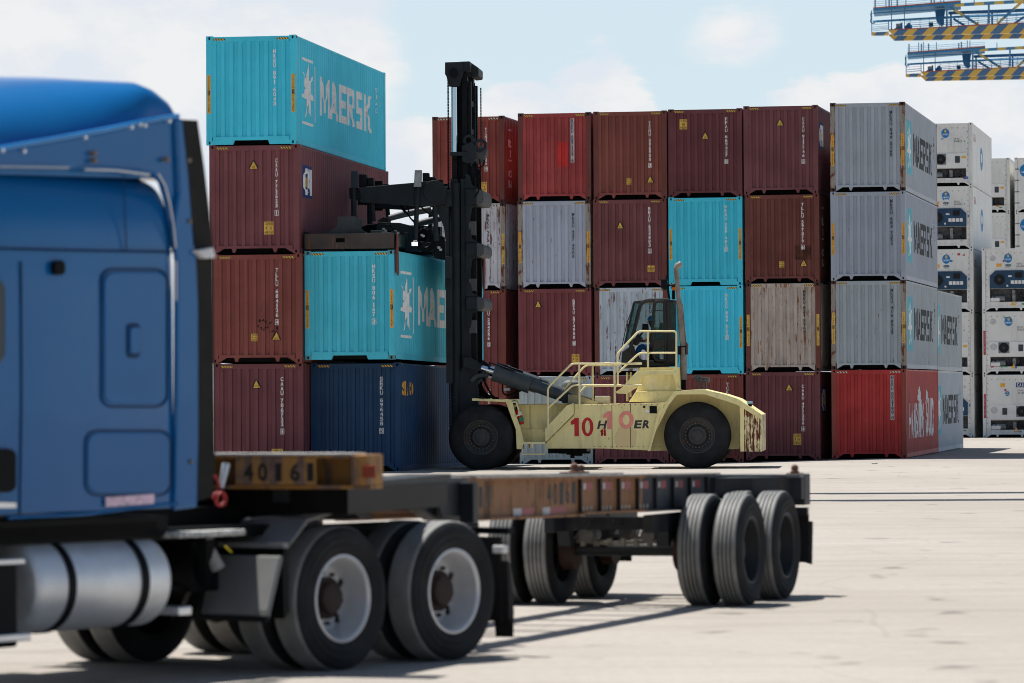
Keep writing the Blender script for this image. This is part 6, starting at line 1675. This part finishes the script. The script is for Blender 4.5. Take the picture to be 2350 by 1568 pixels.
for s_ in (1, -1):
    v0, v1 = sorted((s_ * .42, s_ * .56))
    rail_beam(v0, v1, 5.2, 8.35, .345)
    rail_beam(v0, v1, 3.27, 5.2, .33, 'slider_beam', och)
    rail_beam(v0, v1, 1.0, 3.27, .33, 'slider_beam', paint('slider_dark', (0.045, 0.050, 0.060), 0.2, 5, .3, rough=.6, dirt=.2))
    MB().prism([(.9, zt_(.9) + .001), (8.1, zt_(8.1) + .001), (8.1, zt_(8.1) + .016), (.9, zt_(.9) + .016)], v0 - .01, v1 + .01).build('beam_top_plate', ctop, ch)
    # stiffeners of the slider, with tape stripes
    for i in range(8):
        t = 1.20 + i * .57
        MB().box(t - .010, t + .010, *sorted((s_ * .50, s_ * .53)), zt_(t) - .31, zt_(t) - .02).build('beam_stiffener', cdk, ch)
        if s_ > 0 and i < 7:
            tt = t + .18
            Decal().rect(tt, zt_(tt) - .12, .16, .07).build('red_reflector', plain('reflector_red', (.30, .03, .045), .4), lambda a, b: (a, .5005, b), ch)
            Decal().rect(tt + .18, zt_(tt) - .11, .07, .055).build('white_reflector', wgrey, lambda a, b: (a, .5005, b), ch)
            if i > 2:
                dd_ = Decal()
                for k in range(3): dd_.oval(tt + .03 + k * .11, zt_(tt) - .28, .022, .022, 10)
                dd_.build('lightening_hole', plain('hole_bright', (.5, .47, .4), .8), lambda a, b: (a, .5005, b), ch)
dd_ = Decal()
def chrev(d, s__, t0, z, w, h, step):
    for i, c in enumerate(s__):
        vs, fs = glyph(c, .03); x = t0 - i * step
        d.add([(x - a * w, z + b * h) for a, b in vs], fs)
chrev(dd_, '40161', cpx(1256, 1150, .5)[0], zt_(5.8) - .24, .11, .19, .17)
chrev(dd_, '11', cpx(1100, 1150, .5)[0], zt_(7.8) - .24, .08, .17, .2)
dd_.build('side_number', plain('stencil_grey', (.05, .055, .06), .7), lambda a, b: (a, .5008, b), ch)
for (x0, x1, m_) in ((1178, 1197, wgrey), (1197, 1225, MATS['reflector_red']), (1245, 1262, wgrey), (1262, 1300, MATS['reflector_red'])):
    a0, z0 = cpx(x0, 1183, .5); a1, _ = cpx(x1, 1183, .5)
    Decal().rect(min(a0, a1), zt_(a0) - .32, abs(a1 - a0), .06).build('tape_reflector', m_, lambda a, b: (a, .5010, b), ch)
# cross members
for i in range(9):
    t = 1.4 + i * .85; MB().box(t, t + .08, -.49, .49, zt_(t) - .26, zt_(t) - .05).build('cross_member', cdk, ch)
# gooseneck
for s_ in (1, -1):
    v0, v1 = sorted((s_ * .40, s_ * .52))
    MB().prism([(7.9, zt_(8) - .34), (8.1, zt_(8)), (12.1, zt_(12) - .02), (12.1, zt_(12) - .15), (9.6, zt_(9.6) - .15), (8.9, zt_(9) - .33)], v0, v1).build('gooseneck_beam', cdk, ch, bevel=.006)
    MB().prism([(8.1, zt_(8) + .001), (12.1, zt_(12) - .019), (12.1, zt_(12) - .005), (8.1, zt_(8) + .014)], v0, v1).build('gooseneck_top_plate', ctop, ch)
    # bracket plates seen beside the leading tractor wheels
    v0, v1 = sorted((s_ * .56, s_ * .60)); MB().prism([(8.4, zt_(8) - .30), (8.4, zt_(8)), (9.3, zt_(9) - .02), (9.0, zt_(9) - .30)], v0, v1).build('landing_leg_bracket', cdk, ch, bevel=.01)
    v0, v1 = sorted((s_ * .60, s_ * .72)); MB().box(8.5, 8.62, v0, v1, .86, zt_(8) - .02).build('landing_leg', cdk, ch, bevel=.01)
MB().box(8.9, 12.0, -.42, .42, zt_(10) - .19, zt_(10) - .15).build('coupler_plate', cdk, ch)
MB().cyl((10.95, 0, zt_(11) - .30), (10.95, 0, zt_(11) - .18), .045, n=14).build('kingpin', grease, ch)
# front bolster facing forward
F0, F1, fz0, fz1 = 12.02, 12.34, 1.315, 1.555
q = MB().box(F0, F1, -1.22, 1.22, fz1 - .02, fz1); q.box(F0, F1 - .06, -1.22, 1.22, fz0, fz0 + .025); q.box(F0, F0 + .03, -1.22, 1.22, fz0 + .025, fz1 - .02)
q.build('front_bolster', och2, ch, bevel=.004)
# face plates: number plate in the centre, recesses, end blocks
def fpx(x, y):   # point on the plane of the bolster face -> lateral, height
    O = CO + Ht * F1; k = (x - 1175 - ROLL * (y - 784)) / FPX
    v = (k * O.y - O.x) / (Nt.x - k * Nt.y); Y = O.y + v * Nt.y
    return v, CH - (y + ROLL * (x - 1175) - HY) * Y / FPX
v0 = fpx(541, 1080)[0]; v1 = fpx(723, 1080)[0]
MB().box(F1 - .03, F1, v0, v1, fz0 + .03, fz1 - .022).build('bolster_face_plate', och2, ch)
MB().box(F1 - .03, F1, -v1 * .0 - 1.05, v0 - .55, fz0 + .03, fz1 - .022).build('bolster_face_plate', och2, ch)
v2 = fpx(806, 1080)[0]
MB().box(F0 + .01, F1 + .004, -v2, v2 - .004, fz1 + .001, fz1 + .014).build('bolster_top_plate', plain('bolster_bright_top', (.55, .53, .50), .5, vary=.2, nscale=6), ch)
for s_ in (1, -1):
    MB().box(F0 + .031, F1 + .01, *sorted((s_ * v2, s_ * 1.225)), fz0 + .028, fz1 + .004).build('bolster_end_block', och2, ch, bevel=.012)
    MB().box(F1 + .01, F1 + .022, *sorted((s_ * (v2 + .09), s_ * (v2 + .19))), fz0 + .08, fz0 + .17).build('marker_lamp', plain('marker_red', (.25, .04, .02), .4), ch, bevel=.006)
    MB().cyl((F1 - .1, s_ * 1.1, fz1), (F1 - .1, s_ * 1.1, fz1 + .01), .05, n=12).build('locking_pin_base', ctop, ch)
for (x0, x1) in ((820, 850),):
    pass
d = Decal()
for i, c in enumerate('40161'):
    vv, zz = fpx((560, 592, 632, 666, 705)[i], 1112); vs, fs = glyph(c, .03)
    w_ = .075 if c != '1' else .05
    d.add([(vv + a * w_, fz0 + .055 + b * .13) for a, b in vs], fs)
d.build('front_number', plain('stencil_black', (.02, .018, .016), .8), lambda a, b: (F1 + .002, a, b), ch)
# outrigger plate and tape right of the bolster
MB().box(9.9, F0 - .002, -.95, .95, 1.13, 1.312).build('coupler_box', grease, ch)
a0, z0 = .62, fz0 - .02
MB().prism([(9.8, zt_(10) - .02), (12.0, fz0 + .0), (12.0, fz0 + .03), (9.8, zt_(10) + .04)], .60, .95).build('side_deck', cdk, ch)
a, z = cpx(905, 1106, .62); MB().box(a - .3, a + .1, .60, .622, z - .04, z + .035).build('tape_panel', cdk, ch)
Decal().rect(a - .22, z - .025, .16, .05).build('tape_reflector', MATS['reflector_red'], lambda p, r_: (p, .625, r_), ch)
# rear bolster
zr = 1.185
MB().box(.02, .30, -1.22, 1.22, zr - .24, zr - .03).build('rear_bolster', cdk, ch, bevel=.01)
MB().box(.0, .34, -1.22, 1.22, zr - .03, zr).build('bolster_top_plate', plain('rear_top_dull', (.13, .13, .13), .5), ch)
for s_ in (1, -1):
    MB().prism([(.30, s_ * .56), (1.05, s_ * .56), (.75, s_ * .85), (.30, s_ * 1.1)], zr - .22, zr - .02, ax='z').build('bolster_gusset', cdk, ch)
    MB().box(-.02, .20, *sorted((s_ * 1.02, s_ * 1.225)), zr - .30, zr + .004).build('bolster_end_block', cdk, ch, bevel=.012)
    q = MB().lathe([(.045, 0), (.045, .03), (.03, .035), (.038, .06), (.030, .085), (.001, .10)], (.1, s_ * 1.10, zr), (0, 0, 1), 12); q.box(.03, .17, s_ * 1.1 - .07, s_ * 1.1 + .07, zr - .02, zr + .012)
    q.build('twist_lock', plain('lock_rust', (.16, .085, .06), .7, vary=.3), ch, smooth=True)
    MB().box(.02, .05, *sorted((s_ * .60, s_ * 1.22)), .32, .80).build('mud_flap', rubber, ch)
    MB().box(.04, .1, *sorted((s_ * .56, s_ * 1.22)), .78, .86).build('lamp_bar', cdk, ch)
    q = MB().prism([(s_ * 1.0, .36), (s_ * 1.24, .30), (s_ * 1.25, .72), (s_ * 1.0, .74)], -.02, .02, ax='x'); q.build('rear_flap_plate', cdk, ch)
a, z = cpx(1318, 1085, -.5)
q = MB().lathe([(.05, 0), (.05, .03), (.032, .035), (.04, .06), (.032, .09), (.001, .105)], (a, -.5, zt_(a) + .012), (0, 0, 1), 12); q.box(a - .22, a + .22, -.58, -.42, zt_(a) + .017, zt_(a) + .03); q.build('twist_lock', MATS['lock_rust'], ch, smooth=True)
# running gear
AX = []
ax1 = Vector((2.163, 39.5, 0)); rel1 = ax1 - CO
a1t = rel1.dot(Ht); AX = [a1t, a1t - 1.27]
for k, t in enumerate(AX):
    for s_ in (1, -1):
        vo = 1.235
        road_wheel(ch, (t, s_ * vo, .517), (0, s_, 0), rim='deep', mt=plain('wheel_steel_dark', (.030, .032, .035), .5), tread=dust2)
        road_wheel(ch, (t, s_ * (vo - .345), .517), (0, s_, 0), rim='flat', mt=MATS['wheel_steel_dark'], tread=dust2)
        MB().cyl((t, s_ * .50, .52), (t, s_ * .62, .52), .20, n=24).build('brake_drum', plain('drum_rust', (.05, .03, .022), .8, vary=.4), ch, smooth=True)
        MB().prism([(t - .30, .62), (t + .30, .62), (t + .10, .70), (t - .10, .70)], *sorted((s_ * .44, s_ * .52))).build('leaf_spring', cdk, ch)
        MB().prism([(t + .34, .56), (t + .44, .56), (t + .50, .86), (t + .30, .86)], *sorted((s_ * .42, s_ * .54))).build('spring_hanger', cdk, ch)
        q = MB().cyl((t + .12, s_ * .30, .66), (t + .26, s_ * .30, .66), .085, n=16); q.cyl((t + .26, s_ * .30, .66), (t + .34, s_ * .30, .66), .07, n=16); q.build('brake_chamber', plain('chamber_grey', (.13, .125, .115), .45, vary=.4), ch, smooth=True)
    MB().cyl((t, -.95, .52), (t, .95, .52), .065, n=14).build('trailer_axle', cdk, ch, smooth=True)
    q = MB(); q.tube([(t + .14, -.45, .60), (t + .16, -.1, .58), (t + .14, .45, .60)], .02, 6)
    for i in range(7): q.box(t + .13, t + .19, -.4 + i * .13, -.36 + i * .13, .55, .62)
    q.build('camshaft', plain('cam_bright', (.20, .18, .15), .5, vary=.5, nscale=15), ch)
for s_ in (1, -1):
    v0, v1 = sorted((s_ * .43, s_ * .53)); MB().box(AX[1] - .5, AX[0] + .9, v0, v1, .70, .865).build('bogie_frame', cdk, ch, bevel=.008)
MB().box(AX[0] + .5, AX[0] + .62, -.43, .43, .72, .84).build('bogie_cross_member', cdk, ch)
q = MB().tube([(AX[0] + .1, .3, .66), (AX[0] + .4, .2, .75), (AX[0] + .8, .1, .80)], .012, 6, fillet=.1); q.tube([(AX[0] + .1, -.3, .66), (AX[0] + .5, -.25, .74), (AX[0] + .8, -.1, .80)], .012, 6, fillet=.1); q.build('air_line', rubber, ch, smooth=True)

# ================================================================== quay cranes far away
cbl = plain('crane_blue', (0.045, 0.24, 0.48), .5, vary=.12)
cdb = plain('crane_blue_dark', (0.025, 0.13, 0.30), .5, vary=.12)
cor = plain('crane_orange', (0.50, 0.12, 0.07), .5)
cst = stripes('crane_stripes', (0.74, 0.47, 0.09), (0.050, 0.16, 0.33), 2.05, 0.95, 0.48)
cst2 = stripes('crane_stripes_chord', (0.70, 0.52, 0.12), (0.045, 0.24, 0.48), 2.1, 0.0, 0.48)
cgr = plain('crane_grey', (.30, .32, .34), .5)
def crane(label, px0, py0, Y):
    """measures are read at 126.9 units per metre off the enlarged photograph, origin at the tip of the lower walkway"""
    X = (px0 - 1175 - ROLL * (py0 - 784)) * Y / FPX; Z = CH - (py0 + ROLL * (px0 - 1175) - HY) * Y / FPX
    c = thing('quay_crane', label, 'crane', (X, Y, Z), R(-6))
    u_ = lambda x: (x - 300) / 126.9; w_ = lambda y: (475 - y) / 126.9
    EX = 5200
    def poly(name, pts, mat, y0, y1): return MB().prism([(u_(x), w_(y)) for x, y in pts], y0, y1).build(name, mat, c)
    def bars(name, lst, mat, th, y0):
        q = MB()
        for x0, y0_, x1, y1_ in lst: q.tube([(u_(x0), y0, w_(y0_)), (u_(x1), y0, w_(y1_))], th, 5)
        return q.build(name, mat, c, split=True)
    poly('tip_walkway', [(300, 432), (525, 428), (525, 470), (300, 470)], cst, 0, 1.2)
    poly('lower_girder', [(530, 408), (2350, 338), (EX, 330), (EX, 470), (2350, 470), (590, 476)], cst, .2, 1.1)
    poly('girder_rail', [(530, 396), (2350, 326), (EX, 318), (EX, 328), (2350, 336), (530, 406)], cor, .15, 1.3)
    poly('lower_girder', [(520, 408), (2350, 338), (EX, 330), (EX, 470), (2350, 470), (590, 476)], cst, 6.6, 7.5)
    poly('girder_rail', [(520, 396), (2350, 326), (EX, 318), (EX, 328), (2350, 336), (520, 406)], cor, 6.5, 7.7)
    poly('upper_platform', [(320, 108), (1500, 38), (1500, 62), (1300, 75), (320, 140)], cbl, .2, 7.2)
    poly('platform_rail', [(320, 95), (1500, 20), (1500, 34), (320, 107)], cor, .1, 1.3)
    poly('upper_chord', [(1290, 62), (2260, 22), (2420, 10), (EX, -40), (EX, 5), (2420, 55), (1290, 100)], cst2, .3, .9)
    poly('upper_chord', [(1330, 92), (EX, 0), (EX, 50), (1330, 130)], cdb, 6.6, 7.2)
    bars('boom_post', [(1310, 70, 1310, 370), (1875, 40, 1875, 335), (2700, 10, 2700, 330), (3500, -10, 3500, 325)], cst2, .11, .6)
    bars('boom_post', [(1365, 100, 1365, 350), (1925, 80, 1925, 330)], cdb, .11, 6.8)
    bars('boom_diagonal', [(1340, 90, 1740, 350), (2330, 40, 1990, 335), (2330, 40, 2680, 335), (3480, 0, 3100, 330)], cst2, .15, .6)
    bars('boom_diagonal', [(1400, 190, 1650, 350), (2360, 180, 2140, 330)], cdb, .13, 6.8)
    bars('inner_beam', [(310, 255, 1210, 215), (1210, 215, EX, 110)], cbl, .12, 3.0)
    bars('inner_beam', [(310, 165, 740, 140), (740, 140, 1180, 130)], cbl, .06, 1.0)
    bars('tip_post', [(565, -60, 565, 400), (740, 112, 740, 385), (298, 130, 298, 470), (525, 260, 525, 400)], cbl, .05, .5)
    bars('tip_post', [(340, -60, 340, 95), (530, -60, 530, 88), (640, -60, 640, 80), (1140, -80, 1140, 50), (1100, -60, 1100, 50)], cgr, .09, 3)
    bars('upper_post', [(490, -60, 490, 90), (760, -60, 760, 70), (1230, -80, 1230, 40), (1270, -80, 1270, 40), (1680, -40, 1680, 40)], cbl, .05, 1.2)
    hr = []
    for k in range(4): hr.append((300, 290 + k * 32 + 10, 530, 282 + k * 32))
    for k in range(5): hr.append((760, 250 + k * 26 + 15, 2350, 180 + k * 26)); hr.append((2350, 180 + k * 26, EX, 170 + k * 26))
    for k in range(3): hr.append((320, 20 + k * 28, 1500, -40 + k * 28))
    for k in range(14): x = 560 + k * 130; hr.append((x, 400 - (x - 530) * .038, x, 300 - (x - 530) * .075))
    bars('hand_rail', hr, cbl, .022, .1); bars('hand_rail', hr, cdb, .022, 7.4)
    poly('sheave_block', [(1150, 110), (1290, 100), (1270, 250), (1275, 300), (1240, 330), (1180, 280), (1165, 230)], cdb, 2.5, 4)
    poly('machine_box', [(625, 310), (690, 308), (690, 348), (625, 350)], cgr, 1, 2); poly('machine_box', [(740, 350), (800, 290), (845, 345), (830, 380), (740, 385)], cdb, 1.2, 2.2); poly('machine_box', [(590, 380), (640, 350), (710, 280), (715, 385)], cbl, 1.5, 2)
    poly('flood_lamp', [(1065, 300), (1125, 298), (1128, 355), (1068, 358)], fanblk, 1, 1.4)
    q = MB().tube([(u_(x), .6, w_(y)) for x, y in ((300, 140), (285, 180), (292, 240), (280, 280), (300, 310), (345, 300))], .05, 6, fillet=.4); q.build('cable_loop', fanblk, c)
    # boom goes on to the portal legs, outside the picture
    xe = (EX - 300) / 126.9; gz = -Z
    q = MB()
    for y in (-3, 10):
        q.box(xe - 1, xe + 1, y, y + 1.4, gz, 8); q.box(xe + 20, xe + 22, y, y + 1.4, gz, 14)
        q.box(xe + 1, xe + 20, y, y + 1.2, gz + 16, gz + 17.5)
    q.box(xe - 1, xe + 1, -1.6, 10, 2.2, 4.2); q.build('portal_leg', cbl, c)
    MB().box(xe, xe + 24, .2, 7.5, 0, 1.2).build('rear_girder', cbl, c)
    return c
crane('higher of the two blue crane booms with yellow hazard stripes at the top right', 2001.6, 80.7, 450)
crane('lower and farther of the two blue crane booms with yellow hazard stripes', 2080.6, 176.0, 508)

# a third crane stands closer; its boom passes above the picture and throws long thin shadow bands on the yard
oc_ = thing('quay_crane', 'crane boom overhead whose long thin shadows cross the yard right of the trailer', 'crane', (-7.0, 87.2, 40.0), R(-1.5))
for y0_ in (0, 5.6):
    MB().box(0, 75, y0_, y0_ + .8, 0, 1.1).build('lower_girder', cst, oc_)
    q = MB(); q.tube([(0, y0_ + .4, 3.4), (75, y0_ + .4, 3.4)], .16, 6)
    for i in range(12): q.tube([(i * 6.0 + .1, y0_ + .4, 1.1), (i * 6.0 + 3, y0_ + .4, 3.4), (i * 6.0 + 6, y0_ + .4, 1.1)], .09, 5)
    q.build('upper_chord', cbl, oc_)
MB().box(70, 73, -3, 10, -40.04, 6).build('portal_leg', cbl, oc_)
# small litter on the yard between trailer and row
rd = random.Random(11)
for i, (x, y) in enumerate(((2005, 1065), (1280, 1090))):
    Y = (CH - 0) * FPX / (y + ROLL * (x - 1175) - HY); X = (x - 1175) * Y / FPX
    g = MB()
    n = 7; pts = [(X + .10 * math.cos(2 * math.pi * k / n) * rd.uniform(.5, 1.3), Y + .10 * math.sin(2 * math.pi * k / n) * rd.uniform(.5, 1.3)) for k in range(n)]
    z = ground_z(X, Y); g.prism(pts, z + .002, z + .035, ax='z')
    tag(g.build('litter_scrap', plain('litter_pale', (.6, .6, .58), .8), bevel=.004), ('pale scrap of litter on the ground in front of the ' + ('red corner container', 'handler')[i]), 'litter')
